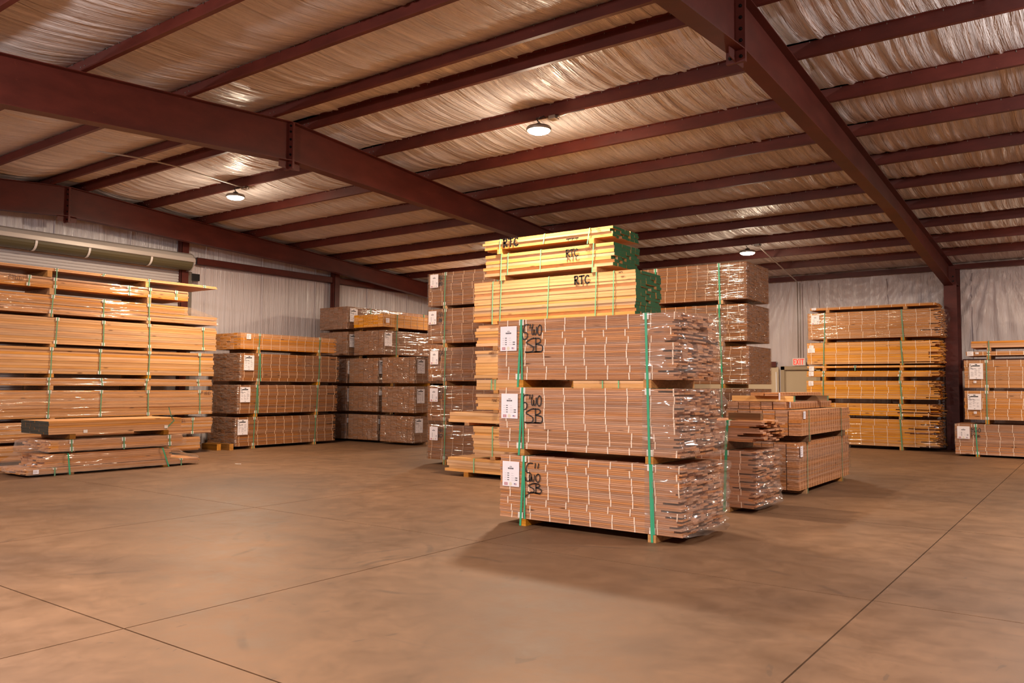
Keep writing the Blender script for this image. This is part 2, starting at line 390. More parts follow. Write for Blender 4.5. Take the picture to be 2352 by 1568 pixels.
# steel frames
def rdepth(y):
    d = abs(y-YR)
    if y < YR: return .66-.005*d
    return .66-.26*min(d, 8)/8 + (.16*max(0, d-8)/7.3)
def frame(x, label, halves=True):
    o = thing('steel_frame', label, 'rafter', (x, YR, 0))
    fl = .105; hw = .006
    for sg, yend in ((1, YW1-.35), (-1, YW0+.3)):
        n = 10; yy = [YR+sg*.02+(yend-YR-sg*.02)*i/n for i in range(n+1)]
        wb, tf, bf = MB(), MB(), MB()
        for i in range(n):
            p, r = yy[i], yy[i+1]; zt0, zt1 = zp(p)-.004, zp(r)-.004; zb0, zb1 = zt0-rdepth(p), zt1-rdepth(r)
            A, B_ = p-YR, r-YR
            def pr_(q_, xl, xr, za0, za1, zc0, zc1):
                q_.hexa([(xl,A,za0),(xr,A,za0),(xr,B_,za1),(xl,B_,za1),(xl,A,zc0),(xr,A,zc0),(xr,B_,zc1),(xl,B_,zc1)])
            pr_(wb, -hw, hw, zb0+.012, zb1+.012, zt0-.012, zt1-.012)
            pr_(tf, -fl, fl, zt0-.012, zt1-.012, zt0, zt1); pr_(bf, -fl, fl, zb0, zb1, zb0+.012, zb1+.012)
        wb.obj('rafter_web', STEEL, o); tf.obj('top_flange', STEEL, o); bf.obj('bottom_flange', STEEL, o)
        q = MB(); zt = ZR-.01; zb = zt-.66-.13
        q.box(-fl-.005, fl+.005, min(0, sg*.02), max(0, sg*.02), zb, zt)
        pl = q.obj('splice_plate', STEEL, o)
        q = MB(); q.hexa([(-hw,sg*.02,zb+.005),(hw,sg*.02,zb+.005),(hw,sg*.21,zb+.02),(-hw,sg*.21,zb+.02),(-hw,sg*.02,zb+.135),(hw,sg*.02,zb+.135),(hw,sg*.21,zb+.135),(-hw,sg*.21,zb+.135)])
        q.obj('gusset', STEEL, pl)
        for bx in (-.062, .062):
            for bz in (zb+.06, zb+.24, zb+.37, zb+.5, zb+.63, zb+.73):
                q = MB(); q.tube([(bx, sg*.02, bz), (bx, sg*.032, bz)], .02, 10); q.tube([(bx, sg*.03, bz), (bx, sg*.046, bz)], .013, 6)
                q.obj('bolt', BOLT, pl)
    return o
frame(XA, 'dark red steel roof frame that meets the column beside the exit wall')
frame(XB, 'dark red steel roof frame crossing mid hall above the tall wrapped stack')
frame(XC, 'dark red steel roof frame close to the wall with the roll-up door')
def column(x, label):
    o = thing('steel_column', label, 'column', (x, YW1-.1, 0)); yi = -.72
    zt = zp(YW1-.4)-.02
    q = MB(); q.box(-.15, .15, yi-.012, yi, .02, zt-.42); q.obj('inner_flange', STEEL, o)
    q = MB(); q.box(-.15, .15, -.03, -.018, .02, zt); q.obj('outer_flange', STEEL, o)
    q = MB(); q.box(-.007, .007, yi, -.03, .02, zt); q.obj('column_web', STEEL, o)
    q = MB(); q.box(-.17, .17, yi-.03, .0, 0, .02); q.obj('base_plate', STEEL, o)
    q = MB(); q.box(-.13, .13, yi+.0, -.03, zt-.46, zt-.445); q.box(-.13, .13, yi-.03, yi-.012, zt-.46, zt+.0); q.obj('knee_plate', STEEL, o)
    for bz in (zt-.40, zt-.28):
        for bx in (-.08, .08):
            q = MB(); q.tube([(bx, yi-.03, bz), (bx, yi-.05, bz)], .02, 8); q.obj('bolt', BOLT, o)
column(XA+.03, 'dark red steel column against the wall, between golden stack and orange stack')
column(XB, 'dark red steel column against the wall, behind the tall wrapped stack')

# end wall posts, girts
def post(y, label):
    q = MB(); zt = zp(y)-.02
    q.box(-.006, .006, -.1, .1, .01, zt); q.box(-.1, -.09, -.1, .1, .01, zt); q.box(.09, .1, -.1, .1, .01, zt)
    q.box(-.1,.1,-.1,-.09,.01,zt)
    o = q.obj('wall_post', STEEL, loc=(XW0+.16, y, 0)); tag(o, label, 'post')
post(11.72, 'dark red wall post beside the end of the roll-up door hood')
post(16.85, 'dark red wall post above the corner stacks')
def girt(name, x0, x1, y0, y1, z0, z1, label):
    q = MB()
    if abs(x1-x0) > abs(y1-y0):
        q.box(x0, x1, y0, y0+.006, z0, z1); q.box(x0, x1, y0, y1, z0, z0+.006); q.box(x0, x1, y0, y1, z1-.006, z1)
    else:
        q.box(x1-.006, x1, y0, y1, z0, z1); q.box(x0, x1, y0, y1, z0, z0+.006); q.box(x0, x1, y0, y1, z1-.006, z1)
    tag(q.obj(name, STEEL), label, 'girt')
girt('wall_girt', XW0+.03, XW0+.2, 12.1, YW1-.1, 4.72, 4.9, 'dark red wall girt running from the roll-up door hood to the corner')
girt('wall_girt', XW0+.3, -7.92, YW1-.2, YW1-.05, 2.2, 2.36, 'dark red wall girt ending beside the exit door frame')
girt('wall_girt', -6.5, XA-.15, YW1-.2, YW1-.05, 2.16, 2.36, 'dark red wall girt behind the golden stack by the column')
girt('wall_girt', XA+.2, 2, YW1-.2, YW1-.05, 2.16, 2.36, 'dark red wall girt between the column and the orange stack')
q = MB(); q.hexa([(XW0+.01,YW0,zp(YW0)-.02),(XW0+.12,YW0,zp(YW0)-.02),(XW0+.12,YR,ZR-.02),(XW0+.01,YR,ZR-.02),(XW0+.01,YW0,zp(YW0)+.16),(XW0+.12,YW0,zp(YW0)+.16),(XW0+.12,YR,ZR+.16),(XW0+.01,YR,ZR+.16)])
q.hexa([(XW0+.01,YR,ZR-.02),(XW0+.12,YR,ZR-.02),(XW0+.12,YW1,zp(YW1)-.02),(XW0+.01,YW1,zp(YW1)-.02),(XW0+.01,YR,ZR+.16),(XW0+.12,YR,ZR+.16),(XW0+.12,YW1,zp(YW1)+.16),(XW0+.01,YW1,zp(YW1)+.16)])
tag(q.obj('rake_angle', STEEL), 'dark red rake beam along the roof edge above the roll-up door', 'beam')
# low tan panel beside the exit door
q = MB(); q.box(XW0+.4, -7.86, YW1-.16, YW1-.12, 0, 2.2)
struct(q.obj('trim_1', LOWER))

# exit door
d1 = struct(bpy.data.objects.new('door_1', None)); COL.objects.link(d1); d1.location = (-7.2, YW1-.2, 0)
q = MB(); q.box(-.45, .45, .03, .07, .01, 2.1); q.obj('door_leaf', DOORP, d1)
q = MB(); q.box(-.57, -.46, -.04, .1, 0, 2.21); q.box(.46, .57, -.04, .1, 0, 2.21); q.box(-.57, .57, -.04, .1, 2.11, 2.22); q.box(-.46,-.44,-.0,.1,0,2.11); q.obj('door_frame', FRAMEP, d1)
q = MB(); q.tube([(.36, .03, 1.0), (.36, -.02, 1.0), (.26, -.02, 1.0)], .011, 8); q.obj('door_handle', GALV, d1)
q = MB(); q.tube([(-7.93, YW1-.17, 2.05), (-7.92, YW1-.18, 1.5), (-7.95, YW1-.18, .9), (-7.96, YW1-.17, .1)], .025, 8)
tag(q.obj('rolled_liner_edge', WHITEP), 'white rolled vinyl edge hanging beside the exit door frame', 'liner')

# exit sign
ex = thing('exit_sign', 'white exit sign with red EXIT lettering above the door frame', 'exit sign', (-7.22, YW1-.24, 2.235))
q = MB(); q.box(-.19, .19, -.035, .03, 0, .215); q.obj('sign_housing', WHITEP, ex)
q = MB(); L_ = .022
def bars(q, x, segs):
    for (a0, b0, a1, b1) in segs:
        p0, p1 = Vector((x+a0, 0, b0)), Vector((x+a1, 0, b1)); d = (p1-p0).normalized(); s_ = Vector((-d.z, 0, d.x))*L_/2
        ps = [p0-s_, p0+s_, p1+s_, p1-s_]
        q.add([(v.x, -.0395, v.z) for v in ps]+[(v.x, -.035, v.z) for v in ps], [(0,1,2,3),(3,2,1,0)])
hh = .17
bars(q, -.16, [(.011,.022,.011,.022+hh),(0,.033,.065,.033),(0,.022+hh-.011,.065,.022+hh-.011),(0,.022+hh/2,.055,.022+hh/2)])
bars(q, -.08, [(.0,.022,.07,.022+hh),(.07,.022,.0,.022+hh)])
bars(q, .01, [(.02,.022,.02,.022+hh)])
bars(q, .05, [(.05,.022,.05,.022+hh),(.0,.022+hh-.011,.1,.022+hh-.011)])
q.obj('exit_letters', EXITR, ex)

# roll-up door with hood, coil, guide
d2 = struct(bpy.data.objects.new('door_2', None)); COL.objects.link(d2); d2.location = (XW0+.12, 0, 0)
RY0, RY1 = 5.6, 11.85
zs = 4.62; z = zs
while z > .12:
    q = MB(); ps = [(0,0),(.014,.012),(.02,.034),(.014,.056),(0,.068)]
    vs = []
    for yy in (RY0, RY1): vs += [(x, yy, -dz) for x, dz in ps]+[(-.008, yy, -.068), (-.008, yy, 0)]
    k = len(ps)+2; fs = [(i, i+1, k+i+1, k+i) for i in range(k-1)]+[(k-1, 0, k, 2*k-1), tuple(range(k-1,-1,-1)), tuple(range(k, 2*k))]
    q.add(vs, fs); q.obj('door_slat', SLAT, d2, (0, 0, z)); z -= .07
q = MB(); n = 20
pts = [(.27+.2*math.cos(t), 4.69+.2*math.sin(t)) for t in [2*math.pi*k/n for k in range(n)]]
q.add([(x, RY0, z) for x, z in pts]+[(x, RY1-.11, z) for x, z in pts], [(k, (k+1) % n, n+(k+1) % n, n+k) for k in range(n)]+[tuple(range(n-1,-1,-1)), tuple(range(n, 2*n))])
q.obj('door_coil', COIL, d2, smooth=False)
q = MB(); prof = [(.0, 4.9), (.12, 4.93), (.3, 4.93), (.42, 4.88), (.49, 4.79), (.505, 4.70)]
o2 = [(x-.012*(1 if x > .2 else 0), z-.012) for x, z in prof]
vs = []
for yy in (RY0-.05, RY1-.07): vs += [(x, yy, z) for x, z in prof]+[(x, yy, z) for x, z in reversed(o2)]
k = 2*len(prof); q.add(vs, [(i, (i+1) % k, k+(i+1) % k, k+i) for i in range(k)])
q.obj('door_hood', HOOD, d2)
q = MB(); pe = [(0, 4.48), (.0, 4.9), (.12, 4.93), (.3, 4.93), (.42, 4.88), (.49, 4.79), (.49, 4.63), (.38, 4.48)]
q.add([(x, RY1-.1, z) for x, z in pe]+[(x, RY1-.08, z) for x, z in pe], [tuple(range(8)), tuple(range(15,7,-1))]+[(i, (i+1) % 8, 8+(i+1) % 8, 8+i) for i in range(8)])
q.obj('hood_end_plate', HOOD, d2)
for yy in (7.95, 9.1, 10.6):
    q = MB(); pts = [(.27+.21*math.cos(t), 4.69+.21*math.sin(t)) for t in [-2.2+2.2*k/8 for k in range(9)]]
    q.add([(x, yy, z) for x, z in pts]+[(x, yy+.05, z) for x, z in pts], [(k, k+1, 10+k, 9+k) for k in range(8)]); q.obj('hood_strap', WHITEP, d2)
q = MB(); q.box(-.02, .06, RY1-.02, RY1+.1, 0, 4.5); q.box(.06,.07,RY1-.05,RY1+.12,0,4.5); q.obj('guide_track', GALV, d2)
q = MB(); q.box(-.02, .1, RY1+.1, RY1+.32, 4.28, 4.46); q.obj('track_bracket', BLACK, d2)
q = MB(); q.box(.02,.09,RY1-.28,RY1-.05,4.14,4.2); q.obj('door_latch', GALV, d2)

# ------------------------------------------------------------------ lamps
def lamp(x, y, z, pw, col, label, glow):
    o = thing('hanging_lamp', label, 'lamp', (x, y, z), 0, 'round hanging lamps')
    q = MB(); q.lathe([(.0,.10),(.05,.10),(.06,.07),(.1,.055),(.185,.045),(.2,.02),(.2,-.012),(.178,-.014),(.172,-.002)], (0,0,0), 28); q.obj('lamp_housing', GALV, o, smooth=True)
    q = MB(); q.lathe([(.172,-.002),(.165,-.03),(.13,-.048),(.0,-.052)], (0,0,0), 28); q.obj('lamp_lens', LENS, o, smooth=True)
    zt = zp(y)-z
    q = MB(); q.tube([(0,0,.1),(0,0,.13)], .02, 8); q.tube([(0,0,.13),(-.02,0,.16),(0,0,.19),(.02,0,.21),(0,0,zt)], .006, 6); q.obj('lamp_hook', GALV, o)
    q = MB(); q.tube([(0,0,.11),(-.03,.0,.16),(-.05,0,.2),(.02,0,.19),(.09,0,.21),(.12,0,zt-.02),(.14,0,zt-.01)], .007, 6); q.obj('lamp_cord', BLACK, o)
    ld = bpy.data.lights.new('lamp_light', 'AREA'); ld.shape = 'DISK'; ld.size = .34; ld.energy = pw; ld.color = col; ld.spread = math.radians(175)
    lo = bpy.data.objects.new('lamp_light', ld); COL.objects.link(lo); lo.parent = o; lo.location = (0,0,-.06)
    ld = bpy.data.lights.new('lens_spill_fill', 'POINT'); ld.shadow_soft_size = .1; ld.energy = pw*glow; ld.color = col
    lo = bpy.data.objects.new('lens_spill_fill', ld); COL.objects.link(lo); lo.parent = o; lo.location = (0,0,-.17)  # point light added for upward spill, strongest on lamps out of view
LL = ['lit round hanging lamp under the third purlin, above the pine stack', 'lit round hanging lamp above the roll-up door aisle',
      'lit round hanging lamp above the tall wrapped stack near the exit', 'lit round hanging lamp hidden behind the tall stacks by the corner',
      'lit round hanging lamp over the open floor, mid hall', 'lit round hanging lamp over the floor by the roll-up door wall', 'lit round hanging lamp above the camera',
      'lit round hanging lamp out of frame beside the ridge', 'lit round hanging lamp out of frame by the exit wall']
for a_, l_, g_ in zip(LAMPS, LL, GLOW): lamp(*a_, l_, g_)
def jbox(x, y, z, label):
    o = thing('junction_box', label, 'junction box', (x, y, z))
    q = MB(); q.box(-.06, .06, -.06, .06, -.05, 0); q.obj('box_body', GALV, o)
    q = MB(); q.box(-.064, .064, -.064, .064, -.056, -.05); q.obj('box_cover', PIPE, o)
    q = MB(); q.tube([(.06,0,-.025),(.1,0,-.025)], .016, 8); q.tube([(-.06,0,-.025),(-.1,0,-.025)], .016, 8); q.obj('connector', GALV, o)
def pipe(path, rad, label, name='conduit_pipe'):
    q = MB(); q.tube(path, rad, 8); tag(q.obj(name, PIPE, smooth=True), label, 'conduit')
y2, y8 = PR[1], PR[7]
jbox(-6.86, y2+.03, zp(y2)-.004, 'grey junction box beside the lamp above the pine stack')
pipe([(-6.75, y2+.03, zp(y2)-.03), (-6.6, y2+.03, zp(y2)-.012), (-6.3, y2+.03, zp(y2)-.01)], .01, 'thin conduit leaving the junction box above the pine stack')
jbox(-14.78, y2+.03, zp(y2)-.004, 'grey junction box beside the lamp of the roll-up door aisle')
yq = [y2-.03, PL[0], PL[1]-.6]
pipe([(-14.78, y2-.04, zp(y2)-.03)]+[(-14.78, yy, zp(yy)-.035) for yy in (YR+D0, YR-D0, PL[0]-.9)], .014, 'straight grey conduit crossing the purlins at the roll-up door aisle')
jbox(-6.82, y8+.03, zp(y8)-.004, 'grey junction box beside the lamp near the exit')
yb = YW1-.26
pipe([(-6.82, y8+.12, zp(y8)-.03), (-6.85, y8+.5, zp(y8+.5)-.05), (-7.22, yb-.2, zp(yb)-.05), (-7.24, yb, zp(yb)-.1), (-7.24, yb, 2.46)], .016, 'grey conduit running from the exit lamp down to the exit sign')
pipe([(-7.17, yb+.01, zp(yb)-.1), (-7.17, yb+.01, 2.46)], .013, 'second grey conduit on the wall above the exit sign')

# ------------------------------------------------------------------ writing helpers (front plane: x right, z up)
def ribbon(q, pts, wd, y, mat=0, close=False):
    pts = [Vector((p[0], p[1])) for p in pts]; L_, R_ = [], []
    for i, p in enumerate(pts):
        d = pts[min(i+1, len(pts)-1)]-pts[max(i-1, 0)]
        d = d.normalized() if d.length > 1e-6 else Vector((1, 0)); n_ = Vector((-d.y, d.x))*wd/2
        L_.append(p+n_); R_.append(p-n_)
    vs = [(a.x, y, a.y) for a in L_]+[(a.x, y, a.y) for a in R_]; n = len(pts)
    q.add(vs, [(i, n+i, n+i+1, i+1) for i in range(n-1)], mat)
    for p in (pts[0], pts[-1]):      # round stroke ends
        q.add([(p.x+wd/2*math.cos(t), y, p.y+wd/2*math.sin(t)) for t in [2*math.pi*k/8 for k in range(8)]], [tuple(range(7,-1,-1))], mat)
GL = {  # strokes in a unit box
 'R': [[(.08,0),(.1,1)], [(0,.92),(.45,1.0),(.62,.8),(.5,.6),(.1,.5)], [(.25,.5),(.7,.02)]],
 'T': [[(.38,0),(.4,.95)], [(.0,.95),(.85,1)]],
 'C': [[(.75,.88),(.45,.98),(.15,.7),(.1,.35),(.3,.05),(.6,.02),(.8,.12)]],
 '5': [[(.85,1),(.3,.95),(.15,.5),(.55,.45),(.7,.25),(.5,.02),(.15,0),(.02,.2)]],
 '"': [[(.15,1),(.1,.75)], [(.5,1),(.42,.75)]],
 'W': [[(.0,.8),(.02,.2),(.2,.05),(.4,.25),(.42,.6),(.45,.2),(.65,.05),(.85,.3),(.9,.8)]],
 'O': [[(.5,1),(.15,.75),(.1,.3),(.35,.02),(.7,.1),(.85,.5),(.75,.9),(.5,1)]],
 'S': [[(.9,1),(.5,.9),(.1,.68),(.5,.52),(.85,.35),(.8,.08),(.4,0),(.0,.02)]],
 'B': [[(.2,1),(.22,0)], [(.0,.98),(.6,.95),(.7,.72),(.25,.55)], [(.25,.55),(.85,.45),(.95,.2),(.75,.02),(.1,.02)]],
 'N': [[(0,0),(.1,.9),(.6,.05),(.7,1)]], 'H': [[(.05,0),(.05,1)], [(.7,0),(.7,1)], [(.05,.5),(.7,.5)]],
 'D': [[(.1,0),(.1,1),(.6,.9),(.8,.5),(.6,.1),(.1,0)]], 'M': [[(0,0),(.1,1),(.4,.4),(.7,1),(.8,0)]],
 '3': [[(.1,.95),(.6,.95),(.35,.55),(.7,.35),(.5,.02),(.05,.1)]], '8': [[(.4,.5),(.1,.75),(.4,1),(.7,.75),(.4,.5),(.05,.25),(.4,0),(.75,.25),(.4,.5)]],
 '4': [[(.1,1),(.05,.45),(.75,.45)], [(.6,1),(.6,0)]], '0': [[(.4,1),(.1,.6),(.15,.15),(.4,0),(.7,.3),(.65,.8),(.4,1)]],
 'P': [[(.1,0),(.1,1),(.6,.9),(.55,.55),(.1,.5)]], 'r': [[(.1,0),(.1,.6)], [(.1,.45),(.5,.62)]], 'm': [[(.0,0),(.05,.55),(.3,.55),(.35,0),(.4,.5),(.7,.5),(.75,0)]],
 'A': [[(0,0),(.4,1),(.75,0)], [(.15,.35),(.65,.35)]], 'K': [[(.1,0),(.1,1)], [(.7,1),(.1,.45),(.7,0)]], '-': [[(.1,.5),(.6,.5)]],
 '<': [[(.8,.95),(0,.6),(.7,.3)], [(0,.6),(1.1,.75)]], 'Y': [[(0,1),(.35,.5),(.7,1)], [(.35,.5),(.35,0)]], 'L': [[(.1,1),(.1,0),(.7,0)]], 'V': [[(0,1),(.35,0),(.75,1)]],
 'U': [[(.05,1),(.1,.1),(.5,0),(.75,.2),(.75,1)]], 'X': [[(0,0),(.7,1)], [(.7,0),(0,1)]], 'E': [[(.7,1),(.1,1),(.1,0),(.7,0)], [(.1,.5),(.6,.5)]],
}
def smooth_pts(p):
    if len(p) < 3: return p
    out = []
    for i in range(len(p)-1):
        p0 = p[max(i-1, 0)]; p1 = p[i]; p2 = p[i+1]; p3 = p[min(i+2, len(p)-1)]
        for t in (0, .25, .5, .75):
            f = lambda a, b_, c_, d_: .5*((2*b_)+(-a+c_)*t+(2*a-5*b_+4*c_-d_)*t*t+(-a+3*b_-3*c_+d_)*t**3)
            out.append((f(p0[0],p1[0],p2[0],p3[0]), f(p0[1],p1[1],p2[1],p3[1])))
    return out+[p[-1]]
def writing(parent, txt, x, z, ht, wd, y, m=None, adv=.95, asp=.8, name='marker_writing', tilt=0, clip=None):
    q = MB(); cx = x
    for ch in txt:
        if ch in GL:
            for st in GL[ch]:
                pts = [(cx+px*ht*asp, z+pz*ht+tilt*(cx+px*ht*asp-x)) for px, pz in smooth_pts(st)]
                ribbon(q, pts, wd, y)
        cx += ht*asp*(adv if ch not in '"' else .6)
    return q.obj(name, m or MARK, parent)
def label_sheet(parent, x, z, wd, ht, y, style='logo'):
    """printed paper sheet; x,z = upper corner"""
    q = MB(); q.box(0, wd, y-.0008, y, -ht, 0); o = q.obj('label_sheet', PAPER, parent, (x, 0, z))
    yy = y-.0016; q = MB()
    def rect(q, a, b_, c_, d_): q.add([(a*wd, yy, -c_*ht), (b_*wd, yy, -c_*ht), (b_*wd, yy, -d_*ht), (a*wd, yy, -d_*ht)], [(3,2,1,0)])
    if style == 'small':
        for k in range(4): rect(q, .12, .12+.3+.4*R.random(), .2+k*.18, .27+k*.18)
        stuff(q.obj('label_print', INKL, o)); return o
    if style == 'big':           # wide dark banner at the top and dense small print
        rect(q, .22, .78, .13, .2); q.add([(wd*(.5+.1*math.cos(t)), yy, -ht*(.08+.03*math.sin(t))) for t in [2*math.pi*k/8 for k in range(8)]], [tuple(range(8))])
        rect(q, .46, .54, .92, .95); q.obj('label_banner', INK, o)
        q = MB()
        for k in range(9):
            for c_ in range(3):
                if R.random() < .75: rect(q, .1+c_*.28, .1+c_*.28+.08+.16*R.random(), .3+k*.062, .325+k*.062)
        stuff(q.obj('label_print', INKL, o))
        if wd > .25:
            q = MB(); ribbon(q, [(wd*a, -ht*c_) for a, c_ in smooth_pts([(.12,.06),(.05,.12),(.2,.17),(.06,.24),(.24,.19)])], .008, yy-.0006)
            ribbon(q, [(wd*a, -ht*c_) for a, c_ in smooth_pts([(.05,.36),(.15,.3),(.22,.37),(.4,.34),(.5,.37)])], .008, yy-.0006); q.obj('label_scrawl', MARK, o)
        return o
    rect(q, .33, .66, .255, .31)                      # dark name bar
    for sg in (-1, 1):
        q.add([(wd*.5, yy, -ht*.24), (wd*(.5+sg*.075), yy, -ht*.207), (wd*.5, yy, -ht*.18), (wd*(.5+sg*.03), yy, -ht*.207)], [(0,1,2,3),(3,2,1,0)])
    q.obj('label_logo', INK, o)
    q = MB(); yb_ = yy-.0006
    for k in range(7): q.add([(wd*(.37+.038*k), yb_, -ht*.27), (wd*(.395+.038*k), yb_, -ht*.27), (wd*(.395+.038*k), yb_, -ht*.295), (wd*(.37+.038*k), yb_, -ht*.295)], [(3,2,1,0)])
    q.obj('logo_lettering', INKL, o)
    q = MB()
    for k in range(4):
        rect(q, .13, .23, .475+k*.088, .485+k*.088); rect(q, .53, .53+.12+.03*k, .475+k*.088, .485+k*.088)
    stuff(q.obj('label_print', INKL, o))
    q = MB()
    for k in range(4): rect(q, .29, .40, .462+k*.088, .49+k*.088)
    for k in (2, 3): rect(q, .76, .90, .458+k*.088, .492+k*.088)
    q.obj('label_figures', INK, o)
    q = MB(); rect(q, .11, .31, .85, .955); q.obj('label_stamp', REDINK, o)
    q = MB()
    for k in range(3): q.add([(wd*.13, yb_, -ht*(.872+k*.026)), (wd*.29, yb_, -ht*(.872+k*.026)), (wd*.29, yb_, -ht*(.882+k*.026)), (wd*.13, yb_, -ht*(.882+k*.026))], [(3,2,1,0)])
    q.obj('stamp_lettering', PAPER, o)
    q = MB(); q.add([(wd*(.49+.09*math.cos(t)), yy, -ht*.90+wd*.09*math.sin(t)) for t in [2*math.pi*k/16 for k in range(16)]], [tuple(range(15,-1,-1))]); q.obj('label_seal', CREAM, o)
    q = MB(); rect(q, .70, .77, .865, .905); q.obj('flag_canton', BLUEINK, o)
    q = MB()
    for k in range(3): rect(q, .77 if k < 2 else .70, .86, .868+k*.026, .88+k*.026)
    q.obj('flag_stripes', REDINK, o)
    return o

# ------------------------------------------------------------------ strap, runner, film
def strap(o, xt, xb, h, r, D, wd=.022, y=-.0155, m=None, guards=True, run=True, gb=True):
    m = m or STRAP; z0 = .001 if run else r; zt = r+h-.0025; q = MB(); t = .0025
    q.hexa([(xb-wd/2,y,z0),(xb+wd/2,y,z0),(xb+wd/2,y+t,z0),(xb-wd/2,y+t,z0),(xt-wd/2,y,zt),(xt+wd/2,y,zt),(xt+wd/2,y+t,zt),(xt-wd/2,y+t,zt)])
    q.box(xt-wd/2, xt+wd/2, y, D+.012, zt-.001, zt+.001)
    q.hexa([(xb-wd/2,D+.01,z0),(xb+wd/2,D+.01,z0),(xb+wd/2,D+.0125,z0),(xb-wd/2,D+.0125,z0),(xt-wd/2,D+.01,zt),(xt+wd/2,D+.01,zt),(xt+wd/2,D+.0125,zt),(xt-wd/2,D+.0125,zt)])
    s_ = q.obj('strap', m, o)
    if guards:
        gh = min(.07, h*.35)
        for zz0, zz1, xx in ([(r+h-gh, r+h-.003, xt)] + ([(r+.004, r+gh, xb)] if gb else [])):
            q = MB(); q.box(xx-.034, xx+.034, y+.004, y+.007, zz0, zz1)
            if zz1 > r+h-.01: q.box(xx-.034, xx+.034, y+.005, .05, r+h-.0055, r+h-.0035)
            q.obj('corner_guard', GUARD, s_)
def runner(o, x, r, D, wd=.09, m=None, y0=-.01):
    q = MB(); q.box(x-wd/2, x+wd/2, y0, D+.01, 0, r-.002); q.obj('runner', m or RUN, o)
def film(o, path, z0, z1, amp, seed, m=None, cap=True, ds=.07, dz=.05, endamp=None, fold=.18, rag=None, name='stretch_film'):
    """film sleeve along a plan path (x, y, w) with w = looseness, folded over top and bottom"""
    m = m or FILM; P_ = []; z1 -= .007; z0 += .003
    for i in range(len(path)-1):
        a, b_ = path[i], path[i+1]; L_ = math.hypot(b_[0]-a[0], b_[1]-a[1]); n = max(1, int(L_/ds))
        for k in range(n): t = k/n; P_.append((a[0]+(b_[0]-a[0])*t, a[1]+(b_[1]-a[1])*t, a[2]+(b_[2]-a[2])*t))
    P_.append(path[-1]); N = len(P_); nz = max(2, int((z1-z0)/dz)); vs = []; rows = []
    nor = []
    for i in range(N):
        a, b_ = P_[max(i-1, 0)], P_[min(i+1, N-1)]; d = Vector((b_[0]-a[0], b_[1]-a[1])); d.normalize(); nor.append(Vector((d.y, -d.x)))
    levels = []
    if cap: levels += [(z0-.001, -fold)]
    levels += [(z0+(z1-z0)*k/nz, 0) for k in range(nz+1)]
    if cap: levels += [(z1+.002, -fold*.5), (z1+.003, -fold)]
    for z, ins in levels:
        for i, (x, y, wl) in enumerate(P_):
            a1 = noise.noise(Vector((x*2.2+seed, y*2.2, z*9)))+.6*noise.noise(Vector((x*5+seed, y*5, z*22)))
            d = amp*(a1*.6+.25)*(.3+wl)
            if wl > .5: 
                rd = abs(noise.noise(Vector((x*.8+seed, y*.9, z*13+seed))))
                d += wl*(.045-.14*rd)+wl*.03*noise.noise(Vector((x*6,y*6+seed,z*6)))
            d = max(d, -.004) if wl < .2 else d
            sl = ins*(1 if wl < .5 else 1.0)
            zz = z+(.003*noise.noise(Vector((x*4, y*4, seed))) if ins else 0)
            if wl > .5 and abs(z-z1) < 1e-6: zz -= .03*abs(noise.noise(Vector((x*3, y*3, seed))))
            if wl > .5 and abs(z-z0) < 1e-6: zz += .03*noise.noise(Vector((x*3, y*3, seed+5)))
            vs.append((x+nor[i].x*(d+sl), y+nor[i].y*(d+sl), zz))
    fs = [(l*N+i, l*N+i+1, (l+1)*N+i+1, (l+1)*N+i) for l in range(len(levels)-1) for i in range(N-1)]
    q = MB(); q.add(vs, fs, 0, .5); return q.obj(name, m, o, smooth=True)

# ------------------------------------------------------------------ bundles
def bundle_root(label, x, y, z, rot, group=None): return thing('lumber_bundle', label, 'lumber bundle', (x, y, z), rot, group)
def flooring(o, L, D, r, h, m, ph=.078, nb=4, bw=.135, rag=.1, tie=.285, t0=.1, ragl=.006, tiejit=.03, colgap=.002, ties=True, tw=.006, tm=None):
    h -= .006; rows = max(1, round(h/ph)); ph = h/rows; t = ph/nb; cols = max(2, round(D/bw)); bw = D/cols
    def endx():
        u = R.random()
        return L-rag*(R.random()**2)-(rag*2.6*R.random() if u < .13 else 0)+(rag*.2*R.random() if u > .8 else 0)
    sh = 0
    for i in range(rows):
        z = r+i*ph; q = MB(); dy = R.uniform(-.004, .002); dx = R.uniform(-ragl, ragl)
        for k in range(nb): q.box(dx+R.uniform(0, ragl), endx(), dy+R.uniform(0, .003), bw-colgap, z+k*t+.0006, z+(k+1)*t-.0014)
        p = q.obj('flooring_pack', m, o)
        if ties:
            if R.random() < .75: sh = R.uniform(-tiejit, tiejit)
            q = MB(); x = t0+sh
            while x < L-.12*rag-.02:
                xx = x+R.uniform(-.004, .004); s_ = R.uniform(-.006, .006)
                q.hexa([(xx-tw,dy-.0045,z+.001),(xx+tw,dy-.0045,z+.001),(xx+tw,dy+.002,z+.001),(xx-tw,dy+.002,z+.001),
                        (xx-tw+s_,dy-.0045,z+ph-.002),(xx+tw+s_,dy-.0045,z+ph-.002),(xx+tw+s_,dy+.002,z+ph-.002),(xx-tw+s_,dy+.002,z+ph-.002)])
                if i == rows-1: q.box(xx-.006+s_, xx+.006+s_, dy-.004, bw, z+ph-.002, z+ph+.001)
                x += tie
            stuff(q.obj('pack_ties', tm or TIE, p))
    q = MB()
    for c_ in range(1, cols):
        for i in range(rows):
            dx = R.uniform(-ragl, ragl)
            for k in range(nb):
                z = r+i*ph+k*t; q.box(dx+R.uniform(0, ragl), endx(), c_*bw+colgap*.5, (c_+1)*bw-colgap*.5, z+.0006, z+t-.0014)
    stuff(q.obj('rear_boards', m, o))
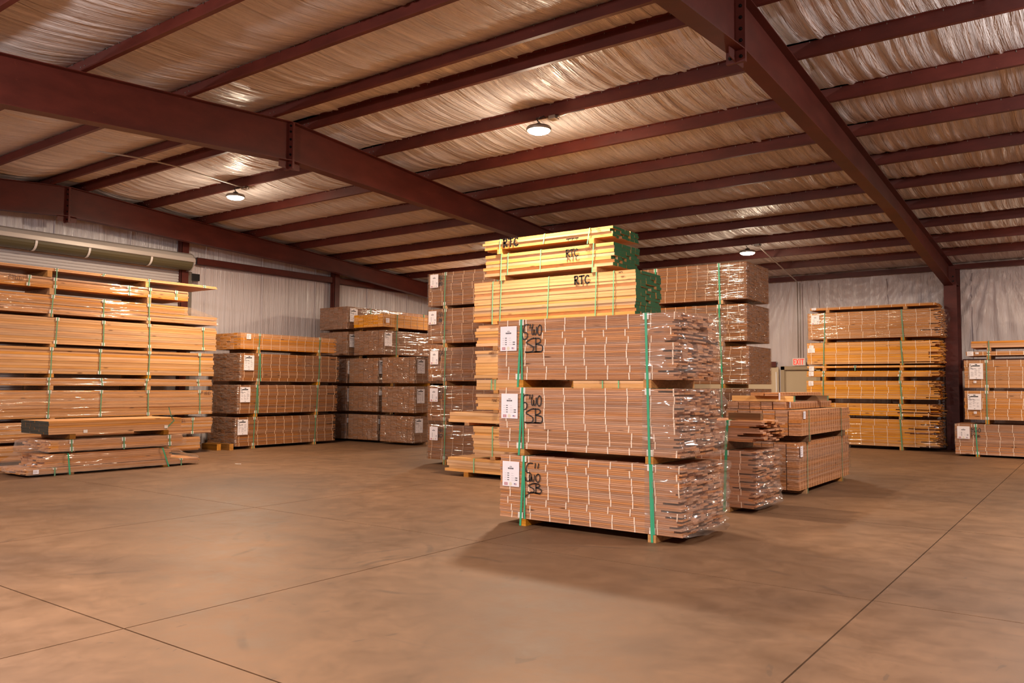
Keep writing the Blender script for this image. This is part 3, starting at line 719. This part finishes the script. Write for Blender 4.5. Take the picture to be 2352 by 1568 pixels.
def lumber(o, L, D, r, h, m, t=.045, bw=.17, endm=None, dx=.02, dy=.006, allcols=False, xend=True, nmin=1, short=.0):
    h -= .006; n = max(nmin, round(h/t)); t = h/n; cols = max(1, round(D/bw)); bw = D/cols
    mats = [m, endm or m]
    me = []
    for _ in range(3):
        q = MB(); q.box(0, L, 0, bw-.003, .0008, t-.0016, xm=1 if xend else None, x0m=None if xend else 1); me.append(q.mesh('board', mats))
    for c_ in range(cols):
        if c_ > 0 and not allcols: break
        for i in range(n):
            ox = R.uniform(-dx, dx); oy = R.uniform(0, dy)*(3 if R.random() < .2 else 1) if c_ == 0 else 0
            ob = link('board', me[i % 3], o, (ox-(short*R.random() if R.random() < .2 else 0), c_*bw+oy, r+i*t))
    if not allcols:
        q = MB()
        for c_ in range(1, cols):
            for i in range(n):
                ox = R.uniform(-dx, dx); q.box(ox, ox+L, c_*bw+.001, (c_+1)*bw-.002, r+i*t+.0008, r+(i+1)*t-.0016, xm=1 if xend else None, x0m=None if xend else 1)
        if q.v: stuff(q.obj('rear_boards', mats, o))

# ---- front stack: oak flooring, 5 inch, ragged ends in loose film
YM = 7.55
for k, (x0, z, r, h, wrt, lab) in enumerate([
    (-5.685, 0, .08, .71, ('5"', 'WO', 'SB'), 'oak flooring bundle marked 5" WO SB on the concrete floor, lowest of the front stack'),
    (-5.71, .79, .075, .70, None, 'oak flooring bundle marked 5" WO SB, middle of the front three-bundle stack'),
    (-5.73, 1.565, .085, .695, None, 'oak flooring bundle marked 5" WO SB, topmost of the front three-bundle stack')]):
    o = bundle_root(lab, x0, YM, z, 0); L, D = 2.27, 1.06
    flooring(o, L, D, r, h, OAK, rag=.085, tie=.262, t0=.14)
    for xr in (.31, 1.92): runner(o, xr+.02, r, D)
    strap(o, .345, .30, h, r, D, .026); strap(o, .345, .36, h, r, D, .02, -.0145, run=False, guards=False)
    strap(o, 1.925, 1.945, h, r, D, .026)
    if k == 0: strap(o, 1.94, 1.965, h, r, D, .02, -.0145, run=False, guards=False)
    film(o, [(1.86, -.008, 0), (2.0, -.010, .25), (L-.13, -.02, .5), (L+.03, .02, .8), (L+.11, .3, 1), (L+.12, .8, 1), (L+.05, D+.01, .8), (1.9, D+.012, .1)], r, r+h, .02, k*11.3, BAG, ds=.03, dz=.022, fold=.25, name='loose_film')
    label_sheet(o, .045, r+h-.075, .235, .285, -.0115)
    if k == 0:
        writing(o, '5"', .36, r+h-.28, .20, .013, -.0098, adv=1.0, asp=.62); writing(o, 'WO', .42, r+h-.285, .09, .012, -.0098, adv=1.05, asp=.85)
        writing(o, 'SB', .40, r+h-.41, .11, .012, -.0098, adv=.9, asp=.9)
        q = MB(); ribbon(q, [(.36, r+h-.46), (.45, r+h-.40), (.56, r+h-.415)], .010, -.0098); q.obj('marker_flourish', MARK, o)
    else:
        s_ = -.02 if k == 1 else 0
        writing(o, '5"', .36+s_, r+h-.23+s_, .165, .013, -.0098, adv=.95, asp=.6); writing(o, 'WO', .49+s_, r+h-.19+s_, .115, .012, -.0098, adv=1.0, asp=.62)
        writing(o, 'SB', .40+s_, r+h-.38+s_, .16, .013, -.0098, adv=.92, asp=.8)
        q = MB(); ribbon(q, [(.41+s_, r+h-.385+s_), (.6+s_, r+h-.375+s_)], .010, -.0098); q.obj('marker_flourish', MARK, o)

# ---- pine stack with green painted ends
YP, DP = 10.94, .87
PST = [  # x0, z, r, h, L, course, straps, label
 (-9.40, 0, .08, .25, 3.7, .05, (.6,), 'long yellow pine bundle on the floor, lowest of the green-ended pine stack'),
 (-8.82, .33, .05, .51, 3.1, .05, (.42,), 'thick yellow pine bundle, second up in the green-ended pine stack'),
 (-9.39, .89, .05, .18, 3.6, .05, (), 'thin long pine bundle sticking out, third up in the green-ended pine stack'),
 (-8.76, 1.12, .05, .28, 3.1, .05, (), 'pine bundle with faint pencil lettering, fourth up in the green-ended pine stack'),
 (-8.76, 1.45, .06, .18, 3.25, .05, (.33,.41,2.5,2.78), 'thin green-ended pine bundle showing through the gap of the front stack'),
 (-8.79, 1.69, .02, .48, 3.1, .05, (), 'pine bundle behind the topmost front bundle, sixth up in the green-ended pine stack'),
 (-8.78, 2.19, .07, .37, 3.1, .05, (), 'pine bundle just below the largest RTC bundle in the green-ended pine stack'),
 (-8.83, 2.63, .05, .69, 3.14, .05, (.42,.60,1.57,2.46,2.77), 'large yellow pine bundle painted RTC with green ends, third from the top'),
 (-8.59, 3.37, .085, .375, 2.52, .05, (.36,.50,1.17,2.17), 'yellow pine bundle painted RTC with green ends, second from the top'),
 (-8.61, 3.83, .085, .17, 2.52, .043, (.35,1.26,2.12), 'thin yellow pine bundle painted RTC twice, topmost below the roof')]
for k, (x0, z, r, h, L, t, st, lab) in enumerate(PST):
    o = bundle_root(lab, x0, YP, z, 0)
    lumber(o, L, DP, r, h, PINE, t, .175 if k < 8 else .15, GREEN, dx=.03 if k < 7 else .012, dy=.012, allcols=(k == 4 or k >= 7), short=.05)
    rl = (.42, L-.6) if k < 7 else {7: (.46, 2.42), 8: (.38, 2.18), 9: (.33, 2.15)}[k]
    for xr in rl: runner(o, xr, r, DP, .09, RUN if k < 7 else PINE)
    for xs_ in st: strap(o, xs_, xs_-.03+R.uniform(-.015, .02) if k > 6 else xs_, h, r, DP, .018, -.012, STRAPL, guards=False, run=(k > 6 and xs_ in (st[0], st[-1])))
    if k == 7: writing(o, 'RTC', 2.06, r+h-.165, .125, .026, -.0135, adv=.95, asp=.8, name='painted_lettering')
    if k == 8: writing(o, 'RTC', 1.66, r+h-.175, .115, .021, -.0135, adv=.82, asp=.8, name='painted_lettering')
    if k == 9:
        writing(o, 'RTC', .42, r+.025, .135, .030, -.0135, adv=1.0, asp=.8, name='painted_lettering')
        q = MB()
        for a0, a1 in ((1.69, 1.75), (1.76, 1.83), (1.85, 1.91)): ribbon(q, [(a0, r+.03), (a1, r+.03)], .02, -.0135); ribbon(q, [((a0+a1)/2+.01, r+.03), ((a0+a1)/2, r+.004)], .014, -.0135)
        q.obj('painted_lettering', MARK, o)
        writing(o, '4X8NH', 2.24, r+.125, .02, .004, -.0135, MARKB, name='grade_stamp'); writing(o, '40384', 2.26, r+.095, .018, .004, -.0135, MARKB, name='grade_stamp')
    if k == 8:
        writing(o, '5083', 2.02, r+h-.08, .03, .005, -.0135, MARKB, name='grade_stamp'); writing(o, '8030', 2.03, r+h-.12, .03, .005, -.0135, MARKB, name='grade_stamp')
    if k == 7:
        writing(o, 'HN"4', 2.86, r+h-.05, .025, .005, -.0135, name='grade_stamp'); writing(o, '508', 2.9, r+h-.12, .022, .004, -.0135, MARKB, name='grade_stamp')
    if k == 3: writing(o, 'MAK-S', .35, r+h-.14, .05, .006, -.0135, MARKB)
    if k == 5: writing(o, 'AMES', .3, r+h-.07, .035, .005, -.0135, MARKB, name='grade_stamp')

# ---- tall wrapped stack behind the pine (five flooring bundles)
ZB = [(0, .10, .70), (.80, .075, .71), (1.585, .085, .68), (2.35, .085, .70), (3.135, .06, .68)]
WB = ['4HO', 'H30', 'CA', '4AN', '4N0']
for k, (z, r, h) in enumerate(ZB):
    o = bundle_root(f'wrapped flooring bundle with white label, {["lowest","second up","third up","fourth up","topmost"][k]} of the tall stack behind the pine', -11.15+R.uniform(-.02, .02), 12.33, z, 0)
    L, D = 2.25, 1.15
    flooring(o, L, D, r, h, BRN, tie=.272, t0=.1, rag=.05, tm=TIEB)
    for xr in (.46, 1.8): runner(o, xr, r, D)
    strap(o, .475, .45, h, r, D, .024, -.016, STRAPD); strap(o, 1.8, 1.8, h, r, D, .024, -.016, STRAPD)
    film(o, [(L, D+.01, 0), (-.012, D+.012, 0), (-.014, -.012, 0), (L+.01, -.012, 0), (L+.01, D, 0)], r, r+h, .012, k*5.1, FILM, ds=.09, dz=.05)
    label_sheet(o, .07 if k != 3 else .03, r+h-(.05, .06, .07, .04, .03)[k], .215, .27, -.0205)
    writing(o, WB[k][:2], .30, r+h-.16, .10, .012, -.0098, MARK, asp=.6); writing(o, WB[k][1:], .30, r+h-.27, .085, .012, -.0098, MARK, asp=.6)
# ---- tall wrapped stack under the exit lamp
ZBR = [(0, .10, .69), (.80, .07, .69), (1.565, .075, .69), (2.335, .08, .685), (3.105, .075, .685)]
for k, (z, r, h) in enumerate(ZBR):
    o = bundle_root(f'flooring bundle in glossy film, {["lowest","second up","third up","fourth up","topmost"][k]} of the tall stack under the exit lamp', -7.40+(.03 if k < 3 else 0), 14.2, z, 0)
    L, D = 2.25, 1.18
    flooring(o, L, D, r, h, BRN, tie=.205, t0=.06, rag=.005, tm=TIEB)
    for xr in (.46, 1.76): runner(o, xr, r, D)
    for xs_ in (.45, 1.73): strap(o, xs_, xs_+.02, h, r, D, .03, -.016)
    film(o, [(1.2, -.011, 0), (L+.012, -.012, 0.05), (L+.014, D+.012, 0.05), (1.5, D+.012, 0)], r, r+h, .012, k*7.7+2, FILM, ds=.06, dz=.04)

# ---- golden stack by the exit sign (right wall)
YG = 22.68
GS = [  # x0, z, r, h, ph, rag, wrap, label
 (-6.60, 0, .09, .70, .09, .28, True, 'golden flooring bundle in film on the floor, lowest of the stack by the exit sign'),
 (-6.60, .79, .075, .32, .09, .42, False, 'golden flooring bundle with very ragged ends, second up by the exit sign'),
 (-6.58, 1.185, .115, .48, .085, .28, False, 'golden flooring bundle with small white tag, third up by the exit sign'),
 (-6.57, 1.78, .105, .155, .08, .08, False, 'thin golden flooring bundle with white tag, fourth up by the exit sign'),
 (-6.56, 2.04, .08, .06, .06, .14, False, 'very thin golden flooring bundle, fifth up by the exit sign'),
 (-6.55, 2.18, .04, .59, .098, .28, False, 'golden flooring bundle with two white tags, third from the top by the exit sign'),
 (-6.52, 2.81, .09, .72, .09, .2, True, 'golden flooring bundle in glossy film, second from the top by the exit sign'),
 (-6.45, 3.62, .07, .075, .075, .05, False, 'single thin golden flooring layer, topmost of the stack by the exit sign')]
for k, (x0, z, r, h, ph, rag, wr, lab) in enumerate(GS):
    o = bundle_root(lab, x0, YG, z, 0); L, D = 3.27 if k != 7 else 3.1, .95
    flooring(o, L, D, r, h, ORG if k < 6 else TAN, ph=ph, nb=4 if h > .1 else 3, rag=rag, tie=.325, t0=.11, tiejit=.02)
    for xr in (.46, 2.38): runner(o, xr, r, D, .09)
    if k in (0, 1, 2, 5, 6):
        strap(o, .45, .44, h, r, D, .026, -.016, STRAPD, guards=False); strap(o, 2.36, 2.40, h, r, D, .03, -.016, STRAPD, guards=(k in (1, 2)))
    if k == 3: strap(o, .45, .44, h, r, D, .026, -.016, STRAPD); strap(o, 2.36, 2.33, h, r, D, .026, -.016, STRAPD)
    if k == 4: strap(o, 1.25, 1.25, h, r, D, .026, -.016, STRAPD)
    if wr: film(o, [(.02, D+.012, 0), (-.012, D, 0), (-.012, -.01, 0), (2.7, -.011, 0.05), (L-.1, -.012, .35), (L+.05, .06, .8), (L+.05, D, .8)], r+.0, r+h, .014, k*3.3, FILM, ds=.06, dz=.035)
    if k == 6: label_sheet(o, .1, r+h-.06, .21, .25, -.0215, 'logo')
    if k == 5: label_sheet(o, .06, r+h-.07, .12, .08, -.0105, 'small'); label_sheet(o, .02, r+h-.152, .19, .12, -.0105, 'small')
    if k in (2, 3, 4): label_sheet(o, .06, r+h-.015, .13, .125, -.0105, 'small')
    if k == 7: label_sheet(o, .04, r+h-.005, .12, .06, -.0105, 'small')

# ---- orange stack beyond the column
YO = 21.68
for k, (x0, z, r, h, lab) in enumerate([
    (-2.87, 0, .05, .71, 'wrapped flooring bundle marked B30 in black, on the floor beyond the column'),
    (-2.67, .76, .10, .68, 'orange flooring bundle with large white label, second up beyond the column'),
    (-2.66, 1.54, .065, .655, 'orange flooring bundle in film with large white label, third up beyond the column'),
    (-2.62, 2.26, .10, .10, 'thin orange flooring bundle with two white tags, second from the top beyond the column'),
    (-2.51, 2.46, .085, .16, 'orange lumber bundle, topmost of the stack beyond the column')]):
    o = bundle_root(lab, x0, YO+(0 if k == 0 else .12), z, 0); L, D = 3.2, 1.05
    if k == 4: lumber(o, L, D, r, h, TAN, .055, .15)
    else: flooring(o, L, D, r, h, OAK if k == 0 else TAN, ph=.085, rag=.1, tie=.27, t0=.09)
    xr = (.46, .46, .46, .47, .37)[k]
    for q_ in (xr, 2.6): runner(o, q_, r, D, .08)
    strap(o, xr-(.03 if k == 0 else 0), xr, h, r, D, .022, -.016, STRAP if k == 0 else STRAPD, guards=k != 4)
    if k in (0, 2): film(o, [(-.01, D, 0), (-.012, -.011, 0), (L, -.011, 0), (L, D, 0)], r+(.3 if k == 0 else .28)*h, r+h, .012, k*9.1+4, FILM, ds=.06, dz=.04)
    if k == 0:
        label_sheet(o, .05, r+h-.06, .26, .29, -.0205); writing(o, 'B30', .335, r+h-.19, .10, .012, -.0098, asp=.75); writing(o, 'Prm', .335, r+h-.31, .09, .011, -.0098, asp=.75)
    if k in (1, 2): label_sheet(o, .07 if k == 1 else .11, r+h-.08, .28, .37, -.0205, 'big'); label_sheet(o, .19, r+h-.49, .06, .055, -.0205, 'small')
    if k == 3: label_sheet(o, .03, r+h-.0, .13, .105, -.0105, 'small'); label_sheet(o, .2, r+h-.02, .07, .045, -.0105, 'small')

# ---- low pile with loose film beside the front stack (two bundles and a timber)
o = bundle_root('reddish flooring bundle in loose film on the floor, just behind the front stack', -5.45, 10.02, 0, 0)
L, D, r, h = 1.92, .9, .06, .72
flooring(o, L, D, r, h, OAK, rag=.13, tie=.262, t0=.14)
for xr in (.3, 1.53): runner(o, xr, r, D)
strap(o, 1.53, 1.50, h, r, D, .034)
film(o, [(1.5, -.008, 0), (L-.14, -.015, .4), (L+.02, .02, .9), (L+.05, .3, 1), (L+.05, .7, 1), (L, D, .6), (1.5, D+.01, .1)], r, r+h, .02, 41, BAG, ds=.035, dz=.025, fold=.2, name='loose_film')
o = bundle_root('short flooring bundle with splintered stepped ends, lying on the loose film bundle', -5.4, 10.02, .78, 0)
L, r, h = 1.95, .11, .27
flooring(o, L, D, r, h, RED, ph=.068, nb=3, rag=.28, ties=False)
for xr in (.3, 1.46): runner(o, xr, r, D, .09, OLD)
strap(o, 1.5, 1.47, h, r, D, .034)
q = MB(); q.box(0, .42, 0, .1, 0, .09); tag(q.obj('timber_block', OLD, loc=(-3.93, 10.12, 1.162)), 'short dark timber block lying on the splintered flooring bundle', 'timber block')
# ---- decking pile turned ninety degrees
XD = -3.64
def rot_root(label, x, y, z): return bundle_root(label, x, y, z, math.pi/2)
o = rot_root('large wrapped decking bundle on the floor, turned end-on beside the low loose film pile', XD, 12.1, 0)
L, D, r, h = 2.9, 1.1, .07, .70
flooring(o, L, D, r, h, RED, ph=.14, nb=5, bw=.185, rag=.04, tie=.135, t0=.07, tiejit=.01, colgap=.01, tw=.003, tm=TIEO)
for xr in (.36, 2.4): runner(o, xr, r, D, .09)
for xs_ in (.40, 2.4): strap(o, xs_, xs_, h, r, D, .018, -.016, STRAPD, guards=False)
film(o, [(2.2, D+.012, 0), (-.01, D+.014, .1), (-.02, -.012, .12), (L-.1, -.012, .1), (L+.06, 0, .6), (L+.06, D, .6)], r+.12, r+h, .014, 55, FILM, ds=.05, dz=.035)
label_sheet(o, .03, r+h-.05, .13, .16, -.0205, 'small')
o = rot_root('unwrapped decking bundle with pack ends showing, lying on the large wrapped decking bundle', XD+.04, 12.12, .77)
L, D, r, h = 2.85, 1.15, .10, .38
flooring(o, L, D, r, h, RED, ph=.095, nb=4, bw=.192, rag=.14, tie=.135, t0=.06, tiejit=.01, colgap=.01, tw=.003, tm=TIEO)
for xr in (.4, 2.4): runner(o, xr, r, D, .1, OLD)
for xs_ in (.36, 2.2): strap(o, xs_, xs_, h, r, D, .018, -.014, STRAPD, guards=False)
label_sheet(o, .08, r+h-.02, .11, .11, -.0105, 'small')
o = rot_root('small decking bundle of five packs, second layer on the unwrapped decking bundle', XD-.22, 12.16, 1.25)
L, D, r, h = 2.6, .88, .002, .115
flooring(o, L, D, r, h, RED, ph=.115, nb=4, bw=.176, rag=.05, tie=.135, t0=.06, tiejit=.006, colgap=.01, tw=.003, tm=TIEO)
label_sheet(o, .22, r+h, .06, .09, -.0105, 'small')
for k, (yy, x0, x1, lab) in enumerate([(12.26, -4.7, -3.75, 'thick timber bearer across the decking pile, nearest to the pack ends'), (13.9, -4.72, -3.7, 'thick timber bearer across the decking pile, farther from the pack ends')]):
    q = MB(); q.box(0, x1-x0, 0, .09, 0, .085, xm=1, x0m=1); tag(q.obj('timber_bearer', [PINE if k == 0 else OLD, STRAPD], loc=(x0, yy, 1.368)), lab, 'timber')
o = rot_root('thin narrow decking bundle, topmost of the decking pile on two bearers', -3.93, 12.1, 1.455)
flooring(o, 2.3, .42, 0, .055, RED, ph=.055, nb=2, bw=.21, rag=.12, tie=.135, t0=.06, tiejit=.004, colgap=.01, tw=.003, tm=TIEO)
label_sheet(o, .005, .045, .07, .11, -.0105, 'small')

# ---- long board stack under the roll-up door (boards along y)
XL = -16.9
LS = [ # y0, len, z, r, h, t, wrap, straps, mat, label
 (5.9, 5.0, 0, .07, .31, .03, True, (1.6, 4.2), SIDE, 'long wrapped siding bundle on the floor, lowest of the long-board stack by the roll-up door'),
 (5.9, 5.3, .38, .06, .38, .03, True, (1.65, 4.8), SIDE, 'long wrapped siding bundle with pencil lettering, second up in the long-board stack'),
 (5.9, 5.3, .82, .07, .555, .032, True, (1.65, 2.68, 3.7, 4.95), SIDE, 'long wrapped siding bundle marked NHD, third up in the long-board stack'),
 (5.85, 5.32, 1.445, .09, .16, .032, True, (1.68, 2.72, 3.72, 4.95), SIDE, 'thin long wrapped siding bundle, fourth up in the long-board stack'),
 (5.85, 5.35, 1.695, .075, .53, .05, False, (1.71, 2.68, 3.76, 4.98), LPINE, 'bare long pine board bundle with knots, fifth up in the long-board stack'),
 (5.85, 5.4, 2.30, .065, .535, .045, False, (1.8, 2.73, 3.74, 5.05), LPINE, 'bare long pine board bundle with knots, sixth up in the long-board stack'),
 (5.8, 5.1, 2.90, .065, .38, .04, True, (1.75, 2.77, 3.76), SIDE, 'long pine bundle in film tapering off, third from the top by the roll-up door'),
 (5.8, 4.7, 3.345, .13, .22, .036, True, (1.3, 1.78, 3.3, 3.78, 4.4), SIDE, 'long wrapped siding bundle with black marker letters, second from the top by the roll-up door'),
 (5.75, 5.48, 3.695, .13, .06, .03, False, (1.85, 2.8, 3.8, 5.15), SIDE, 'single thin layer of long boards overhanging the pile, topmost by the roll-up door')]
for k, (y0, L, z, r, h, t, wr, st, mm, lab) in enumerate(LS):
    o = rot_root(lab, XL, y0, z); D = 1.08
    if k == 6:
        lumber(o, L-.4, D, r+.19, h-.19, mm, t, .18, dx=.015, dy=.008); lumber(o, L+.35, D, r, .19, mm, t, .18, dx=.02, dy=.008)
    else: lumber(o, L, D, r, h, mm, t, .18, dx=.02, dy=.008)
    for xr in (1.72, 3.76): runner(o, xr, r, D, .09)
    for i, xs_ in enumerate(st): strap(o, xs_, xs_-R.uniform(-.02, .03), h, r, D, .022, -.016, STRAPD, run=abs(xs_-1.72) < .2 or abs(xs_-3.76) < .2)
    if wr and k != 6: film(o, [(0, D+.012, 0), (-.02, D*.5, .2), (-.01, -.012, 0), (L*.5, -.012, 0), (L-.06, -.012, .05), (L+.03, .0, .1), (L+.03, D, .1)], r, r+h, .014, k*4.7, FILM, ds=.07, dz=.03)
    if k == 6:
        film(o, [(0, D+.012, 0), (-.01, -.012, 0), (L*.6, -.012, 0), (L-.5, -.012, .02)], r, r+h, .014, 33, FILM, ds=.07, dz=.03)
        q = MB(); N = 14; vs = []
        for i in range(N+1):         # tail of film sloping from the upper boards to the long lower boards
            s_ = i/N; x = L-.5+s_*.9; zt = r+h-.012-(.19*max(0, (s_-.2)/.8) if s_ > .2 else 0)
            for k2 in range(9):
                tt = k2/8
                if tt < .5: vs.append((x, -.014+.012*noise.noise(Vector((x*6, tt*9, 1)))-.01*math.sin(tt*6), r-.02+(zt-r+.02)*tt*2))
                else: vs.append((x, -.014+(D+.02)*(tt-.5)*2, zt+.008*noise.noise(Vector((x*5, tt*8, 3)))))
        q.add(vs, [(i*9+j, (i+1)*9+j, (i+1)*9+j+1, i*9+j+1) for i in range(N) for j in range(8)], 0, .5); q.obj('film_tail', BAG, o, smooth=True)
    if k == 7: writing(o, 'PMWW', .92, r+.09, .10, .009, -.0098, MARKB, asp=.7)
    if k == 2: writing(o, '<', 4.98, r+h-.085, .06, .008, -.0098, MARKB, asp=1.0); writing(o, 'NHD', 5.08, r+h-.105, .075, .009, -.0098, MARKB, asp=.75)
    if k == 1: writing(o, 'CVSEL', 4.38, r+h-.10, .06, .008, -.0098, MARKB, asp=.9)

# ---- low pile in front of the long-board stack
XF = -14.53; D = 1.05
o = rot_root('low bundle of boards bagged in loose film on the floor, lowest of its pile', XF, 6.15, 0)
lumber(o, 3.2, D, .04, .10, SIDE, .025, .17, dx=.03, dy=.01); 
q = MB()
for c_ in range(5):
    for i in range(7): 
        a0 = .3+R.uniform(-.03, .05); q.box(a0, 2.62+R.uniform(-.06, .06), .07+c_*.18, .07+(c_+1)*.18-.004, .142+i*.032, .142+(i+1)*.032-.003)
stuff(q.obj('upper_boards', TAN, o))
for xr in (.75, 2.5): runner(o, xr, .04, D, .09, OLD)
strap(o, .68, .72, .33, .04, D, .026, -.02, run=True, guards=False); strap(o, 2.42, 2.56, .33, .04, D, .026, -.02, guards=False)
strap(o, .47, .47, .10, .04, D, .022, -.018, STRAPD, gb=False); strap(o, 2.82, 2.82, .10, .04, D, .022, -.018, STRAPD, gb=False)
q = MB(); N, M_ = 60, 22; vs = []
for i in range(N+1):                 # bag skin: section profile along the pile, pinched tails at both ends
    x = -.12+3.62*i/N
    hh_ = .352 if .3 < x < 2.75 else (.352-(.3-x)*.55 if x <= .3 else max(.05, .352-(x-2.75)*.62))
    ee = min(1, max(.02, (x+.12)/.15)) if x < .05 else (max(.06, 1-(x-3.2)/.3) if x > 3.2 else 1)
    up_ = .155
    for j in range(M_+1):
        t = j/M_; wob = .012*noise.noise(Vector((x*4, t*14, 2)))+.008*noise.noise(Vector((x*11, t*25, 5)))
        if t < .25: y, z = -.016, .03+(up_-.03)*t/.25
        elif t < .35: y, z = -.016+.075*(t-.25)/.1, up_+.02*(t-.25)/.1
        elif t < .55: y, z = .06, up_+.02+(max(hh_, up_+.03)-up_-.02)*(t-.35)/.2
        else: y, z = .06+(D-.02)*(t-.55)/.45, max(hh_, up_+.03)+.015*math.sin((t-.55)/.45*math.pi)
        if ee < 1: y = D*.5+(y-D*.5)*max(ee, .1); z = .08+(z-.08)*ee
        vs.append((x, y+wob, z+abs(wob)*.6))
q.add(vs, [(i*(M_+1)+j, (i+1)*(M_+1)+j, (i+1)*(M_+1)+j+1, i*(M_+1)+j+1) for i in range(N) for j in range(M_)], 0, .5); q.obj('loose_film', BAG, o, smooth=True)
label_sheet(o, .12, .125, .09, .07, -.019, 'small')
o = rot_root('bundle of boards wrapped in film with a pointed film tail, middle of the low pile', XF, 6.55, .385)
lumber(o, 2.45, D, .02, .20, SIDE, .033, .17, dx=.03, dy=.006)
for xr in (.35, 2.15): runner(o, xr, .02, D, .1, OLD)
for xs_ in (.33, 1.26, 2.16): strap(o, xs_, xs_+.01, .20, .02, D, .026, -.02, STRAPD)
film(o, [(2.6, D+.01, .3), (.1, D+.012, 0), (-.02, D, .4), (-.34, D*.55, .6), (-.02, .05, .4), (.2, -.013, .1), (2.4, -.012, .05), (2.55, .05, .3)], .0, .225, .02, 71, BAG, ds=.05, dz=.03, fold=.3, name='loose_film')
o = rot_root('short clean board bundle with black painted ends, topmost of the low pile', XF, 6.5, .61)
lumber(o, 2.46, D, .09, .235, SIDE, .04, .175, DARKEND, dx=.006, dy=.004, allcols=True, xend=False)
for xr in (.4, 2.14): runner(o, xr, .09, D, .1, OLD)
q = MB()
ribbon(q, [(2.14, .12), (2.30, .27), (2.24, .34)], .022, -.012); ribbon(q, [(2.24, .34), (2.18, .52)], .018, -.012)
q.obj('loose_strap', STRAPD, o)
for a0, z0 in ((.58, .10), (2.10, .125)):
    q = MB(); q.box(a0, a0+.07, -.014, -.008, z0, z0+.055); q.obj('corner_guard', GUARD, o)

# ---- flooring stack beside the corner (end faces towards the roll-up door aisle)
XS = -17.05; DS = 1.14
for k, (y0, z, r, h, lab) in enumerate([
    (11.93, 0, .07, .71, 'labelled brown flooring bundle on the floor, lowest of the stack beside the corner blocks'),
    (11.98, .78, .085, .71, 'brown flooring bundle with white label, second up in the stack beside the corner blocks'),
    (12.03, 1.575, .085, .70, 'brown flooring bundle with white label, third up in the stack beside the corner blocks'),
    (12.03, 2.36, .09, .41, 'golden brown unwrapped flooring bundle, topmost of the stack beside the corner blocks')]):
    o = rot_root(lab, XS, y0, z); L = 3.18 if k < 3 else 3.07
    flooring(o, L, DS, r, h, BRN if k < 3 else TAN, ph=.09 if k < 3 else .1, rag=.12, tie=.27, t0=.1, tm=TIEB)
    for xr in (.53, 2.46): runner(o, xr, r, DS)
    for xs_ in (.55, 2.48): strap(o, xs_, xs_-.03, h, r, DS, .026, -.016, STRAPD)
    if k in (1, 2): strap(o, .57, .59, h, r, DS, .02, -.0145, guards=False, run=False)
    if k < 3:
        film(o, [(1.0, DS+.012, 0), (-.012, DS+.012, 0), (-.012, -.01, 0), (.06, -.0105, 0)], r, r+h, .012, k*6.1, FILMGLARE, ds=.06, dz=.03, fold=.06)
        film(o, [(1.9, -.011, 0), (L-.15, -.012, .15), (L+.02, .02, .5), (L+.03, DS, .5)], r, r+h, .014, k*8.3, FILM, ds=.06, dz=.03)
        label_sheet(o, (.06, .06, .10)[k], r+h-.06, .29, .37, -.0205, 'big')
    else: label_sheet(o, .16, r+h-.03, .13, .13, -.0105, 'small')

# ---- corner blocks: three columns of wrapped flooring, end-on
def corner(x, y, z, r, h, lab, m=BRN, big=True, lx=.03, Dx=1.17, L=4.3, wrapd=True, st=()):
    o = rot_root(lab, x, y, z)
    flooring(o, L, Dx, r, h, m, ph=.088, rag=.05, tie=.27, t0=.05, bw=.19, colgap=.006, tm=TIEB)
    for xr in (.55, 3.6): runner(o, xr, r, Dx)
    if wrapd: film(o, [(.6, Dx+.012, 0), (-.012, Dx+.012, 0), (-.014, -.012, 0), (L, -.012, 0)], r, r+h, .015, x*3+z*5, FILMGLARE, ds=.07, dz=.035)
    if big: label_sheet(o, lx, r+h-.07, .29, .37, -.0205, 'big')
    else: label_sheet(o, lx, r+h-.12, .14, .13, -.0205, 'small')
    for s_ in st: strap(o, s_, s_, h, r, Dx, .03, -.016, STRAPD, guards=False)
LV = ['lowest', 'second up', 'third up', 'fourth up', 'topmost']
ZC = [(0, .07, .70), (.77, .085, .70), (1.555, .085, .70), (2.34, .085, .68), (3.105, .075, .65)]
for k, (z, r, h) in enumerate(ZC):
    corner(-17.35, 15.75, z, r, h, f'wrapped flooring block by the end wall post, {LV[k]} of the rear corner column', big=k != 0, lx=.08 if k > 2 else .03, st=(.9, 3.2) if k == 4 else ())
for k, (z, r, h) in enumerate(ZC[:4]):
    corner(-16.14+(.19 if k == 3 else 0), 15.8, z, r, h, f'wrapped flooring block between two others, {LV[k]} of the middle corner column', big=k > 1, lx=.03, Dx=1.15, st=(.5,) if k == 3 else ())
corner(-15.93, 15.75, 3.105, .09, .36, 'thin golden flooring block with small white tag, topmost of the middle corner column', ORG, False, .1, 1.15, wrapd=False, st=(.55,))
for k, (z, r, h) in enumerate(ZC[:3]):
    corner(-14.62+(.0 if k else -.05), 15.65, z, r, h, f'wrapped flooring block nearest the tall stack, {LV[k]} of the front corner column', big=True, lx=.08, Dx=1.2)

# ---- scrap timbers by the stack
for k, (x, y, L, lab) in enumerate([(-17.75, 11.5, .62, 'weathered square timber on the floor, front one by the stack corner'), (-17.9, 11.72, .95, 'weathered square timber on the floor, rear one by the stack corner')]):
    q = MB(); q.box(0, L, 0, .11, .002, .15, xm=1); tag(q.obj('scrap_timber', [OLD, RUN], loc=(x, y, 0)), lab, 'timber')

# ---- a curled strap offcut left on the floor
q = MB()
q.tube([(.09*math.cos(t)*(.5+t*.12), .06*math.sin(t)*(.5+t*.1), .006+.004*math.sin(t*2)) for t in [k*.45 for k in range(10)]], .005, 6)
tag(q.obj('strap_offcut', GUARD, loc=(-13.87, 9.81, 0)), 'small pale curled strap offcut lying on the bare floor', 'strap offcut')
